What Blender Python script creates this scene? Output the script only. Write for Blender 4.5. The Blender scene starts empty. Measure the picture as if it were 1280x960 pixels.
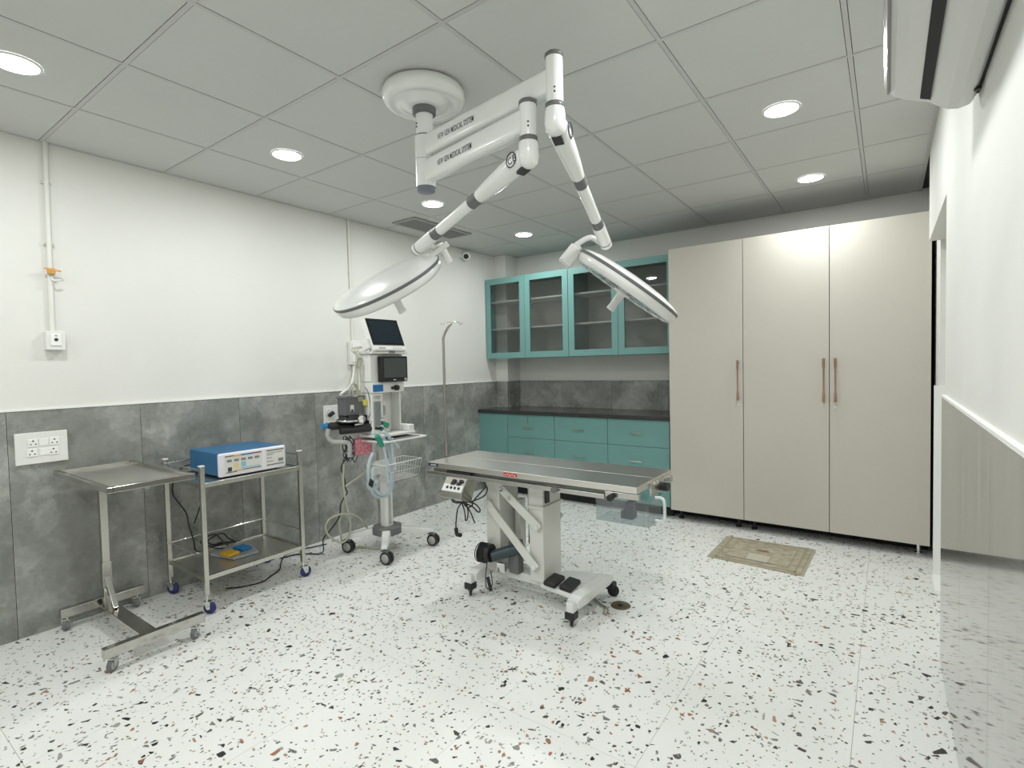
import bpy, math, random
from mathutils import Vector, Matrix
random.seed(7)
S = bpy.context.scene
COL = S.collection
V = Vector
PI = math.pi

# ---------------------------------------------------------------- camera
CAM = V((3.718, 0.0, 1.3853)); FPX = 655.45
def _axes(yaw, pitch, roll):
    cy, sy, cp, sp = math.cos(yaw), math.sin(yaw), math.cos(pitch), math.sin(pitch)
    f = V((sy*cp, cy*cp, sp)); r = V((cy, -sy, 0)); u = r.cross(f)
    cr, sr = math.cos(roll), math.sin(roll)
    return r*cr + u*sr, u*cr - r*sr, f
CR, CU, CF = _axes(-0.6212, -0.036, -0.0221)
cd = bpy.data.cameras.new('camera'); cam = bpy.data.objects.new('camera', cd); COL.objects.link(cam)
cd.sensor_width = 36; cd.lens = FPX/1280*36; cd.clip_start = 0.02
cam.matrix_world = Matrix(((CR.x, CU.x, -CF.x, CAM.x), (CR.y, CU.y, -CF.y, CAM.y), (CR.z, CU.z, -CF.z, CAM.z), (0, 0, 0, 1)))
S.camera = cam
def P(u, v, ax, val):
    """point seen at photo pixel (u,v) lying on the real plane axis=val"""
    d = CR*((u-640)/FPX) - CU*((v-480)/FPX) + CF
    t = (val-CAM[ax])/d[ax]
    return CAM + d*t
def ZAT(x, y, v):
    lo, hi = 0., 3.
    for _ in range(40):
        m_ = (lo+hi)/2; q = V((x, y, m_))-CAM; vv = 480-FPX*q.dot(CU)/q.dot(CF)
        if vv > v: lo = m_
        else: hi = m_
    return m_
def PD(u, v, depth):
    return CAM + (CR*((u-640)/FPX) - CU*((v-480)/FPX) + CF)*depth

# ---------------------------------------------------------------- world, exposure
w = bpy.data.worlds.new('world'); S.world = w; w.use_nodes = True
w.node_tree.nodes['Background'].inputs[0].default_value = (.8, .9, 1, 1)
w.node_tree.nodes['Background'].inputs[1].default_value = 0.3
S.view_settings.view_transform = 'Standard'; S.view_settings.look = 'None'
S.cycles.transparent_max_bounces = 24
S.view_settings.exposure = 0.0; S.view_settings.gamma = 1.0; S.view_settings.use_curve_mapping = False
LAMP_W = 9.5
H = 2.645
LAMPS = [(x, y) for y in (-.6, .606, 1.787, 3.0, 4.25) for x in (.855, 3.28)] + [(2.07, -.6)]

# ---------------------------------------------------------------- materials
def mat(name, col=(.8, .8, .8), rough=.5, metal=0., emit=None, coat=0., spec=None):
    m = bpy.data.materials.new(name); m.use_nodes = True
    b = m.node_tree.nodes['Principled BSDF']
    b.inputs['Base Color'].default_value = (*col, 1); b.inputs['Roughness'].default_value = rough
    b.inputs['Metallic'].default_value = metal
    if coat: b.inputs['Coat Weight'].default_value = coat; b.inputs['Coat Roughness'].default_value = .05
    if spec is not None: b.inputs['Specular IOR Level'].default_value = spec
    if emit: b.inputs['Emission Color'].default_value = (*emit[0], 1); b.inputs['Emission Strength'].default_value = emit[1]
    return m
def N(m, t, **k):
    n = m.node_tree.nodes.new(t)
    for a, b in k.items():
        if a.startswith('i_'): n.inputs[a[2:].replace('_', ' ')].default_value = b
        else: setattr(n, a, b)
    return n
def L(m, a, b): m.node_tree.links.new(a, b)
def ramp(m, fac, stops, interp='LINEAR'):
    r = N(m, 'ShaderNodeValToRGB'); cr = r.color_ramp; cr.interpolation = interp
    while len(cr.elements) < len(stops): cr.elements.new(0.5)
    for e, (p, c) in zip(cr.elements, stops): e.position = p; e.color = (*c, 1) if len(c) == 3 else c
    L(m, fac, r.inputs[0]); return r.outputs[0]
def mixc(m, fac, a, b, mode='MIX'):
    n = N(m, 'ShaderNodeMix', data_type='RGBA', blend_type=mode)
    for s, x in ((0, fac), (6, a), (7, b)):
        if isinstance(x, (int, float)): n.inputs[s].default_value = x
        elif isinstance(x, tuple): n.inputs[s].default_value = (*x, 1)
        else: L(m, x, n.inputs[s])
    return n.outputs[2]
def math_(m, op, a, b=None, c=None):
    n = N(m, 'ShaderNodeMath', operation=op)
    for i, x in enumerate((a, b, c)):
        if x is None: continue
        if isinstance(x, (int, float)): n.inputs[i].default_value = x
        else: L(m, x, n.inputs[i])
    return n.outputs[0]
def bsdf(m): return m.node_tree.nodes['Principled BSDF']
def bump(m, h, strength=.1, dist=.01):
    n = N(m, 'ShaderNodeBump'); n.inputs['Strength'].default_value = strength; n.inputs['Distance'].default_value = dist
    L(m, h, n.inputs['Height']); L(m, n.outputs[0], bsdf(m).inputs['Normal'])
def pos(m): return N(m, 'ShaderNodeNewGeometry').outputs['Position']
def scl(m, v, s):
    n = N(m, 'ShaderNodeVectorMath', operation='MULTIPLY'); L(m, v, n.inputs[0]); n.inputs[1].default_value = s; return n.outputs[0]
def vadd(m, a, b):
    n = N(m, 'ShaderNodeVectorMath', operation='ADD'); L(m, a, n.inputs[0]); L(m, b, n.inputs[1]); return n.outputs[0]
def noise(m, v, s, d=3., r=.5):
    n = N(m, 'ShaderNodeTexNoise'); L(m, v, n.inputs['Vector']); n.inputs['Scale'].default_value = s
    n.inputs['Detail'].default_value = d; n.inputs['Roughness'].default_value = r; return n.outputs[0], n.outputs[1]

def m_plaster(name, col):
    m = mat(name, col, .7); p = pos(m)
    n1, _ = noise(m, p, 1.3, 4); n2, _ = noise(m, p, 60, 3)
    c = mixc(m, ramp(m, n1, [(.3, (0, 0, 0)), (.7, (1, 1, 1))]), tuple(x*.95 for x in col), col)
    L(m, c, bsdf(m).inputs['Base Color']); bump(m, n2, .12, .004); return m
def m_stone():
    m = mat('grey_marble_tile', (.25, .26, .25), .3); p = pos(m)
    oi = N(m, 'ShaderNodeObjectInfo'); cx = N(m, 'ShaderNodeCombineXYZ')
    for i in range(3): L(m, math_(m, 'MULTIPLY', oi.outputs['Random'], 37.+i*11), cx.inputs[i])
    q = vadd(m, p, cx.outputs[0])
    _, nc = noise(m, q, 3., 5, .6)
    qd = vadd(m, q, scl(m, nc, (.6, .6, .6)))
    n1, _ = noise(m, qd, 3.2, 8, .62); n2, _ = noise(m, qd, 9., 8, .7)
    base = ramp(m, n1, [(.30, (.165, .17, .155)), (.5, (.262, .268, .248)), (.70, (.41, .415, .39))])
    vein = ramp(m, math_(m, 'ABSOLUTE', math_(m, 'SUBTRACT', n2, .5)), [(0, (1, 1, 1)), (.022, (.25, .25, .25)), (.06, (0, 0, 0))])
    patch = ramp(m, n1, [(.45, (0, 0, 0)), (.65, (1, 1, 1))])
    f = math_(m, 'MULTIPLY', vein, patch)
    c = mixc(m, math_(m, 'MULTIPLY', f, .7), base, (.50, .51, .49))
    L(m, c, bsdf(m).inputs['Base Color'])
    n3, _ = noise(m, q, 25, 3); L(m, ramp(m, n3, [(.3, (.22,)*3), (.7, (.34,)*3)]), bsdf(m).inputs['Roughness'])
    bump(m, n2, .03, .003); return m
def m_gloss_tile():
    m = mat('polished_streaked_tile', (.3, .3, .28), .06); p = pos(m)
    n1, _ = noise(m, scl(m, p, (14, 14, .9)), 1.4, 7, .6); n2, _ = noise(m, p, 1.6, 3)
    c = ramp(m, n1, [(.3, (.20, .20, .185)), (.5, (.27, .268, .248)), (.7, (.36, .355, .325))])
    c = mixc(m, ramp(m, n2, [(.4, (0, 0, 0)), (.65, (.3, .3, .3))]), c, (.42, .40, .37))
    L(m, c, bsdf(m).inputs['Base Color']); bsdf(m).inputs['Coat Weight'].default_value = .2
    bsdf(m).inputs['Coat Roughness'].default_value = .03
    return m
def m_terrazzo():
    m = mat('white_terrazzo', (.8, .8, .78), .3); p = pos(m)
    fl = scl(m, p, (1, 1, 0))
    _, nc = noise(m, fl, 55, 2)
    off = N(m, 'ShaderNodeVectorMath', operation='SUBTRACT'); L(m, nc, off.inputs[0]); off.inputs[1].default_value = (.5, .5, .5)
    fd = vadd(m, fl, scl(m, off.outputs[0], (.0035, .0035, 0)))
    n1, _ = noise(m, fl, 1.2, 4); 
    col = ramp(m, n1, [(.35, (.80, .805, .775)), (.65, (.86, .862, .84))])
    n4, _ = noise(m, fl, 220, 2)
    col = mixc(m, ramp(m, n4, [(.52, (0, 0, 0)), (.7, (.22, .22, .22))]), col, (.55, .55, .52))
    stops = [(0, (.022, .022, .022)), (.22, (.05, .04, .035)), (.34, (.11, .10, .09)), (.46, (.20, .195, .18)), (.64, (.34, .335, .31)), (.80, (.36, .15, .08)), (.91, (.42, .24, .16))]
    for k, (sc, dens, th, st, dim) in enumerate(((24., .075, .26, (1, .78, 1), 0), (34., .12, .22, (.74, 1, 1), 0), (52., .14, .18, (1, .8, 1), 0.0), (88., .09, .14, (1, 1, 1), .1))):
        sh = N(m, 'ShaderNodeVectorMath', operation='ADD'); L(m, scl(m, fd, st), sh.inputs[0]); sh.inputs[1].default_value = (k*3.7+.3, k*1.9, 0)
        a = N(m, 'ShaderNodeTexVoronoi', voronoi_dimensions='2D', feature='F1'); b = N(m, 'ShaderNodeTexVoronoi', voronoi_dimensions='2D', feature='DISTANCE_TO_EDGE')
        for vn in (a, b): L(m, sh.outputs[0], vn.inputs['Vector']); vn.inputs['Scale'].default_value = sc
        sep = N(m, 'ShaderNodeSeparateColor'); L(m, a.outputs['Color'], sep.inputs[0])
        on_ = math_(m, 'LESS_THAN', sep.outputs[0], dens)
        thv = math_(m, 'MULTIPLY_ADD', sep.outputs[2], .16, th)
        ins = math_(m, 'GREATER_THAN', b.outputs['Distance'], thv)
        chip = ramp(m, sep.outputs[1], stops, 'CONSTANT')
        if dim: chip = mixc(m, dim, chip, (.55, .54, .5))
        col = mixc(m, math_(m, 'MULTIPLY', on_, ins), col, chip)
    L(m, col, bsdf(m).inputs['Base Color']); return m
def m_steel(name='brushed_steel', col=(.55, .54, .51), rough=.24, st=(3, 90, 90)):
    m = mat(name, col, rough, 1.); tc = N(m, 'ShaderNodeTexCoord').outputs['Object']
    n1, _ = noise(m, scl(m, tc, st), 2.5, 4); n2, _ = noise(m, tc, 7, 3)
    r = math_(m, 'MULTIPLY_ADD', n1, .012, rough-.02); r = math_(m, 'MULTIPLY_ADD', n2, .03, r); L(m, r, bsdf(m).inputs['Roughness']); return m
def m_speck(name, a, b, sc, rough):
    m = mat(name, a, rough); v, _ = noise(m, pos(m), sc, 2, .7)
    L(m, ramp(m, v, [(.5, a), (.66, b)]), bsdf(m).inputs['Base Color']); return m
def m_glass(name, tint, gl=.08, rough=.02):
    m = bpy.data.materials.new(name); m.use_nodes = True; nt = m.node_tree
    nt.nodes.remove(nt.nodes['Principled BSDF']); out = nt.nodes['Material Output']
    t = nt.nodes.new('ShaderNodeBsdfTransparent'); t.inputs[0].default_value = (*tint, 1)
    g = nt.nodes.new('ShaderNodeBsdfGlossy'); g.inputs['Roughness'].default_value = rough
    fr = nt.nodes.new('ShaderNodeLayerWeight'); fr.inputs[0].default_value = .5
    pw = nt.nodes.new('ShaderNodeMath'); pw.operation = 'POWER'; pw.inputs[1].default_value = 4.; nt.links.new(fr.outputs['Facing'], pw.inputs[0])
    ad = nt.nodes.new('ShaderNodeMath'); ad.operation = 'MULTIPLY_ADD'; ad.inputs[1].default_value = .6; ad.inputs[2].default_value = gl+.03; nt.links.new(pw.outputs[0], ad.inputs[0])
    mx = nt.nodes.new('ShaderNodeMixShader'); nt.links.new(ad.outputs[0], mx.inputs[0])
    nt.links.new(t.outputs[0], mx.inputs[1]); nt.links.new(g.outputs[0], mx.inputs[2]); nt.links.new(mx.outputs[0], out.inputs[0]); return m
def m_cloudy(name, col, alpha, rough=.3):
    m = mat(name, col, rough); bsdf(m).inputs['Alpha'].default_value = alpha; return m
def m_mat():
    m = mat('woven_mat', (.42, .38, .28), .95); p = pos(m)
    wv, _ = noise(m, p, 320, 2); n, _ = noise(m, scl(m, p, (14, 22, 1)), 1., 5, .75)
    c = ramp(m, n, [(.34, (.23, .20, .13)), (.46, (.37, .33, .23)), (.6, (.50, .46, .35))])
    c = mixc(m, .3, c, ramp(m, wv, [(.35, (.2, .17, .12)), (.65, (.56, .52, .42))])); L(m, c, bsdf(m).inputs['Base Color']); bump(m, wv, .5, .002); return m
def m_lam():
    m = mat('beige_laminate', (.46, .445, .395), .38); p = pos(m)
    n, _ = noise(m, scl(m, p, (60, 60, 2.)), 3, 3)
    L(m, mixc(m, ramp(m, n, [(.3, (0, 0, 0)), (.7, (1, 1, 1))]), (.535, .508, .448), (.548, .522, .460)), bsdf(m).inputs['Base Color']); return m
PLASTER = m_plaster('off_white_plaster', (.76, .755, .715)); STONE = m_stone(); GLOSS = m_gloss_tile(); TERR = m_terrazzo()
TRIMW = mat('white_trim', (.86, .86, .83), .45)
CEILP = m_plaster('ceiling_panel', (.60, .605, .585)); CBAR = mat('ceiling_bar_grey', (.52, .52, .505), .45); DARKGAP = mat('dark_groove', (.05, .05, .05), .8)
GROUT = mat('tile_joint', (.10, .10, .095), .9); FGROUT = mat('floor_joint', (.62, .62, .60), .9)
STEEL = m_steel(); STEELV = m_steel('satin_steel_tube', (.60, .59, .54), .26, (60, 60, 3)); STEELT = m_steel('steel_table_top', (.76, .74, .70), .30, (3, 60, 60))
MIRROR = mat('mirror_steel', (.52, .51, .48), .13, 1.); CHROME = mat('chrome', (.75, .75, .74), .1, 1.); WHITE = mat('white_enamel', (.80, .81, .79), .22, coat=.4); WHITE2 = mat('white_plastic', (.78, .78, .75), .35)
GREYB = mat('grey_band', (.13, .135, .135), .4); BLACK = mat('black_rubber', (.015, .015, .016), .45); BLACKG = mat('black_gloss', (.01, .011, .013), .12)
TEAL = mat('teal_laminate', (.155, .325, .305), .38); TEALD = mat('teal_edge', (.09, .25, .245), .45); GRAN = m_speck('black_granite', (.022, .022, .023), (.12, .12, .12), 260, .2)
LAM = m_lam(); DARK = mat('dark_void', (.02, .02, .02), .8); SHELFW = mat('shelf_board', (.75, .75, .73), .5)
GLASS = m_glass('cabinet_glass', (.76, .77, .76), .02); CLEAR = m_glass('clear_plastic', (.91, .94, .95), .05, .15)
BLUE = mat('blue_housing', (.022, .135, .29), .35); LILAC = mat('pale_bezel', (.80, .78, .84), .3); NAVY = mat('navy_plastic', (.03, .04, .075), .4)
BLUEW = mat('blue_wheel', (.03, .03, .16), .4); GREYW = mat('grey_hub', (.42, .42, .39), .45); DGREY = mat('dark_grey_plastic', (.16, .165, .165), .45)
YEL = mat('yellow_pedal', (.75, .42, .02), .4); BLU2 = mat('blue_pedal', (.01, .18, .45), .4); PINK = m_speck('pink_weave', (.62, .20, .25), (.80, .42, .45), 60, .7)
HOSEB = m_cloudy('pale_blue_hose', (.62, .72, .78), .62); HOSEY = mat('cream_hose', (.52, .52, .40), .4); GREEN = mat('green_connector', (.02, .27, .17), .35)
COPPER = mat('rose_copper', (.45, .26, .19), .3, .9); BRASS = mat('brass', (.60, .34, .10), .3, .9); RED = mat('red_label', (.55, .05, .04), .5); SCREEN = mat('dark_screen', (.012, .02, .028), .12)
SCREEN2 = mat('grey_screen', (.065, .075, .075), .2); SMOKE = mat('smoky_plastic', (.13, .135, .14), .25); PAPER = mat('pale_label', (.70, .70, .64), .6); INK = mat('dark_ink', (.04, .04, .05), .6)
BLUE3 = mat('blue_label', (.01, .16, .42), .5); PIPEW = mat('white_conduit', (.74, .74, .69), .5); RUST = mat('drain_metal', (.16, .13, .08), .45, .5)
LENS = mat('lamp_diffuser', (1, 1, 1), .5, emit=((.95, .97, 1.), 14.)); MAT = m_mat(); WIREC = mat('wire_copper', (.30, .16, .09), .5)

# ---------------------------------------------------------------- mesh helper
OFF = {}
class M:
    def __init__(s): s.v = []; s.f = []; s.mi = []; s.sm = []; s.cur = 0
    def mt(s, i): s.cur = i; return s
    def add(s, vs, fs, smooth=False):
        b = len(s.v); s.v += [tuple(x) for x in vs]
        for f in fs: s.f.append(tuple(i+b for i in f)); s.mi.append(s.cur); s.sm.append(smooth)
        return s
    def box(s, x0, x1, y0, y1, z0, z1):
        return s.add([(x, y, z) for x in (x0, x1) for y in (y0, y1) for z in (z0, z1)],
                     [(0, 1, 3, 2), (4, 6, 7, 5), (0, 4, 5, 1), (2, 3, 7, 6), (0, 2, 6, 4), (1, 5, 7, 3)])
    def obox(s, c, a, b, d):
        c, a, b, d = V(c), V(a), V(b), V(d)
        if a.cross(b).dot(d) < 0: d = -d
        return s.add([c+a*i+b*j+d*k for i in (-1, 1) for j in (-1, 1) for k in (-1, 1)],
                     [(0, 1, 3, 2), (4, 6, 7, 5), (0, 4, 5, 1), (2, 3, 7, 6), (0, 2, 6, 4), (1, 5, 7, 3)])
    def bar(s, a, b, w, h, up=(0, 0, 1)):
        a, b = V(a), V(b); d = b-a; side = d.cross(V(up))
        if side.length < 1e-6: side = d.cross(V((0, 1, 0)))
        side.normalize(); u = side.cross(d).normalized()
        return s.obox((a+b)/2, d/2, side*w/2, u*h/2)
    def quad(s, pts): return s.add(pts, [tuple(range(len(pts)))])
    def tube(s, pts, r, n=8, closed=False, caps=True):
        pts = [V(p) for p in pts]; k = len(pts); rr = r if isinstance(r, (list, tuple)) else [r]*k
        t0 = (pts[1]-pts[0]).normalized(); nrm = t0.orthogonal().normalized(); vs = []
        for i, p in enumerate(pts):
            if closed: t = (pts[(i+1) % k]-pts[i-1])
            else: t = pts[min(i+1, k-1)]-pts[max(i-1, 0)]
            if t.length < 1e-9: t = t0
            t.normalize(); nrm = (nrm-t*nrm.dot(t))
            if nrm.length < 1e-6: nrm = t.orthogonal()
            nrm.normalize(); bn = t.cross(nrm); t0 = t
            for j in range(n): vs.append(p+(nrm*math.cos(2*PI*j/n)+bn*math.sin(2*PI*j/n))*rr[i])
        fs = []; m = k if closed else k-1
        for i in range(m):
            for j in range(n):
                a = i*n+j; b = i*n+(j+1) % n; c = ((i+1) % k)*n+(j+1) % n; d = ((i+1) % k)*n+j; fs.append((a, b, c, d))
        s.add(vs, fs, True)
        if caps and not closed:
            s.add(vs[:n], [tuple(reversed(range(n)))]); s.add(vs[-n:], [tuple(range(n))])
        return s
    def cyl(s, a, b, r, r2=None, n=20): return s.tube([a, b], [r, r if r2 is None else r2], n)
    def lathe(s, c, axis, prof, n=40):
        c, ax = V(c), V(axis).normalized(); e1 = ax.orthogonal().normalized(); e2 = ax.cross(e1); vs = []; fs = []
        for r, h in prof:
            for j in range(n): vs.append(c+ax*h+(e1*math.cos(2*PI*j/n)+e2*math.sin(2*PI*j/n))*max(r, 1e-5))
        for i in range(len(prof)-1):
            for j in range(n): fs.append((i*n+j, i*n+(j+1) % n, (i+1)*n+(j+1) % n, (i+1)*n+j))
        return s.add(vs, fs, True)
    def prism(s, prof, ax, a0, a1):
        """profile of 2-D points in the plane normal to axis ax, extruded a0..a1"""
        def pt(p, a):
            return {0: (a, p[0], p[1]), 1: (p[0], a, p[1]), 2: (p[0], p[1], a)}[ax]
        n = len(prof); vs = [pt(p, a0) for p in prof]+[pt(p, a1) for p in prof]
        ar = sum(prof[i][0]*prof[(i+1) % n][1]-prof[(i+1) % n][0]*prof[i][1] for i in range(n))
        flip = (ar > 0) == (ax != 1)
        fs = [(i, (i+1) % n, n+(i+1) % n, n+i) for i in range(n)]+[tuple(reversed(range(n))), tuple(range(n, 2*n))]
        if not flip: fs = [tuple(reversed(f)) for f in fs]
        return s.add(vs, fs)
    def build(s, name, mats, parent=None, bevel=0, seg=2, weld=False):
        me = bpy.data.meshes.new(name); off = OFF.get(parent.name, V((0, 0, 0))) if parent else V((0, 0, 0))
        me.from_pydata([V(v)-off for v in s.v], [], s.f)
        if not isinstance(mats, (list, tuple)): mats = [mats]
        for m in mats: me.materials.append(m)
        me.polygons.foreach_set('material_index', s.mi); me.polygons.foreach_set('use_smooth', s.sm); me.update()
        o = bpy.data.objects.new(name, me); COL.objects.link(o)
        if parent: o.parent = parent; OFF[o.name] = off
        else: OFF[o.name] = V((0, 0, 0))
        if bevel:
            b = o.modifiers.new('bevel', 'BEVEL'); b.width = bevel; b.segments = seg; b.limit_method = 'ANGLE'; b.angle_limit = .6
            b.harden_normals = False
        return o
def crv(pts, n=8):
    """Catmull-Rom through points"""
    pts = [V(p) for p in pts]; q = [pts[0]*2-pts[1]]+pts+[pts[-1]*2-pts[-2]]; out = []
    for i in range(1, len(q)-2):
        for k in range(n):
            t = k/n; a, b, c, d = q[i-1], q[i], q[i+1], q[i+2]
            out.append(.5*((2*b)+(c-a)*t+(2*a-5*b+4*c-d)*t*t+(3*b-a-3*c+d)*t**3))
    out.append(pts[-1]); return out
def thing(name, label, cat, loc, group=None):
    o = bpy.data.objects.new(name, None); COL.objects.link(o); o.location = loc; o.empty_display_size = .05
    OFF[o.name] = V(loc); o['label'] = label; o['category'] = cat
    if group: o['group'] = group
    return o
def tag(o, label, cat=None, group=None):
    o['label'] = label
    if cat: o['category'] = cat
    if group: o['group'] = group
    return o
def struct(o): o['kind'] = 'structure'; return o
def place_copy(src, parent, loc, name=None):
    """a copy that shares src's mesh"""
    c = src.copy(); COL.objects.link(c); c.parent = parent; c.location = loc; return c
def ring(c, a, b, n=40):
    return [V(c)+V(a)*math.cos(2*PI*i/n)+V(b)*math.sin(2*PI*i/n) for i in range(n)]

# ================================================================ ROOM SHELL
Y0, Y1, XW = -1.6, 5.12, 3.93
flo = struct(M().box(-.12, 4.6, Y0-.1, Y1+.1, -.12, -.010).build('floor', FGROUT))
xs = [0]+[3.62-.6*k for k in range(6, -1, -1)]+[4.25]
ys = [Y0, -.75+.0, .45, 1.65, 2.85, 4.05, Y1]
g = .0006
for i in range(len(xs)-1):
    for j in range(len(ys)-1):
        M().box(xs[i]+g, xs[i+1]-g, ys[j]+g, ys[j+1]-g, -.010, 0).build('floor_tile', TERR, flo)
wl = struct(M().box(-.12, 0, Y0-.1, Y1+.1, 0, H+.1).build('wall_left', PLASTER))
DT = .012
def dado(parent, kind, a0, a1, joints, base, sgn, z0=0., m=STONE):
    js = [a0]+[j for j in joints if a0+.02 < j < a1-.02]+[a1]
    for i in range(len(js)-1):
        p, q = js[i]+.0012, js[i+1]-.0012
        lo, hi = sorted((base+sgn*.001, base+sgn*DT))
        b = M()
        if kind == 'x': b.box(lo, hi, p, q, z0, 1.2)
        else: b.box(p, q, lo, hi, z0, 1.2)
        b.build('dado_tile', m, parent)
    lo, hi = sorted((base, base+sgn*.004)); b = M()
    if kind == 'x': b.box(lo, hi, a0, a1, z0, 1.2)
    else: b.box(a0, a1, lo, hi, z0, 1.2)
    b.build('tile_bed', GROUT, parent)
dado(wl, 'x', Y0, 4.88, [.675+.6*k for k in range(-4, 8)], 0, 1)
struct(M().box(0, .016, Y0, 4.88, 1.2, 1.209).build('trim_1', TRIMW, None))
wb = struct(M().box(0, 4.3, Y1, Y1+.12, 0, H+.1).build('wall_back', PLASTER))
dado(wb, 'y', .17, 2.2, [.75, 1.352, 1.958], Y1, -1)
wc = struct(M().box(0, .17, 4.88, Y1, 0, H).build('wall_column', PLASTER))
dado(wc, 'y', 0, .17, [], 4.88, -1); dado(wc, 'x', 4.88, Y1, [], .17, 1)
OY0, OY1, OZ = 3.03, 4.21, 2.10
wr = struct(M().box(XW, XW+.22, Y0-.1, OY0, 0, H+.1).box(XW, XW+.22, OY0, OY1, OZ, H+.1).box(XW+.055, XW+.27, OY1, Y1+.1, 0, H+.1).build('wall_right', PLASTER))
dado(wr, 'x', Y0, OY0, [1.667+.6*k for k in range(-5, 3)], XW, -1, 0., GLOSS)
struct(M().box(XW-.014, XW, Y0, OY0, 1.2, 1.210).build('trim_2', TRIMW))
struct(M().box(XW+.028, XW+.22, OY1-.014, OY1, 0, 1.2).build('trim_3', TRIMW))
struct(M().box(XW+.022, XW+.22, 3.90, OY1-.014, -.002, .004).build('trim_4', mat('white_floor_strip', (.9, .9, .88), .3)))  # thin pale strip on the far part of the doorway floor
d1 = struct(M().box(XW+.17, XW+.21, OY0, OY1, .004, OZ).build('door_1', WHITE2))
M().cyl((XW+.13, 3.12, 1.0), (XW+.17, 3.12, 1.0), .012).cyl((XW+.13, 3.12, 1.0), (XW+.13, 3.24, 1.0), .01).build('door_handle', CHROME, d1)
struct(M().box(-.12, 4.3, Y0-.12, Y0, 0, H+.1).build('wall_front', PLASTER))
# ceiling
cl = struct(M().box(-.1, 4.3, Y0-.1, Y1+.1, H+.014, H+.08).build('ceiling', DARKGAP))
gx = [0]+[.584+.6009*k for k in range(0, 6)]+[XW]
gy = [Y0]+[.8738+.5955*k for k in range(-4, 8) if .8738+.5955*k < Y1-.02]+[Y1]
HB = .011
vent_cell = None
for i in range(len(gx)-1):
    for j in range(len(gy)-1):
        M().box(gx[i]+.0112, gx[i+1]-.0112, gy[j]+.0112, gy[j+1]-.0112, H+.001, H+.012).build('ceiling_tile', CEILP, cl)
HB = .0088
for x in gx[1:-1]: M().box(x-HB, x+HB, Y0, Y1, H-.001, H+.012).build('ceiling_bar', CBAR, cl)
for y in gy[1:-1]:
    for i in range(len(gx)-1):
        a, c = gx[i]+(HB if i else 0), gx[i+1]-(HB if i < len(gx)-2 else 0)
        M().box(a, c, y-HB, y+HB, H-.0005, H+.012).build('ceiling_bar', CBAR, cl)
b = M().box(0, .018, Y0, 4.88, H-.003, H+.0015).box(XW-.018, XW, Y0, Y1, H-.003, H+.0015).box(.17, XW, Y1-.018, Y1, H-.003, H+.0015)
b.build('edge_angle', CBAR, cl)

# ================================================================ DOWNLIGHTS
lamp_lab = {(.855, .606): 'round recessed ceiling downlight cut by the left edge of the photo',
 (.855, 1.787): 'round recessed downlight left of the round canopy of the surgical light',
 (.855, 3.0): 'round recessed downlight beside the grey slatted air vent',
 (.855, 4.25): 'round recessed downlight nearest the teal wall cabinets',
 (3.28, 3.0): 'round recessed downlight between air conditioner and wardrobe, the nearer one',
 (3.28, 4.25): 'round recessed downlight just in front of the tall beige wardrobe'}
first = None
for (x, y) in LAMPS:
    lab = lamp_lab.get((x, y), 'round recessed ceiling downlight behind or above the camera, out of the photo')
    t = thing('ceiling_light', lab, 'light', (x, y, H), 'recessed ceiling downlights')
    if first is None:
        b = M().lathe((x, y, H), (0, 0, -1), [(.076, -.003), (.076, .003), (.078, .006), (.084, .005), (.087, 0)], 40)
        fr = b.build('rim', WHITE2, t)
        le = M().lathe((x, y, H), (0, 0, -1), [(.0, .0045), (.076, .0045), (.0765, -.002)], 40).build('diffuser', LENS, t); first = (fr, le)
    else:
        for o in first: place_copy(o, t, (0, 0, 0))
    ld = bpy.data.lights.new('downlight', 'AREA'); ld.shape = 'DISK'; ld.size = .15; ld.energy = LAMP_W; ld.color = (.97, 1., .985); ld.spread = PI
    lo = bpy.data.objects.new('downlight_bulb', ld); COL.objects.link(lo); lo.parent = t; lo.location = (0, 0, -.012)

# ================================================================ CEILING VENT
t = thing('ceiling_vent', 'flat grey slatted air vent in the ceiling grid near the left wall', 'vent', (.36, 3.52, H))
vx0, vx1, vy0, vy1 = .25, .47, 3.18, 3.86
b = M().box(vx0-.03, vx0, vy0-.03, vy1+.03, H-.012, H).box(vx1, vx1+.03, vy0-.03, vy1+.03, H-.012, H).box(vx0, vx1, vy0-.03, vy0, H-.012, H).box(vx0, vx1, vy1, vy1+.03, H-.012, H)
b.build('frame', mat('vent_frame', (.34, .34, .33), .5), t, .002)
M().box(vx0, vx1, vy0, vy1, H-.001, H+.001).build('backing', DARKGAP, t)
for k in range(14):
    x = vx0+.01+k*(vx1-vx0-.01)/14
    M().obox((x, (vy0+vy1)/2, H-.006), (.006, 0, .003), (0, (vy1-vy0)/2, 0), (-.0004, 0, .0008)).build('slat', mat('slat_grey', (.25, .25, .24), .5) if k == 0 else bpy.data.materials['slat_grey'], t)

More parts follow.
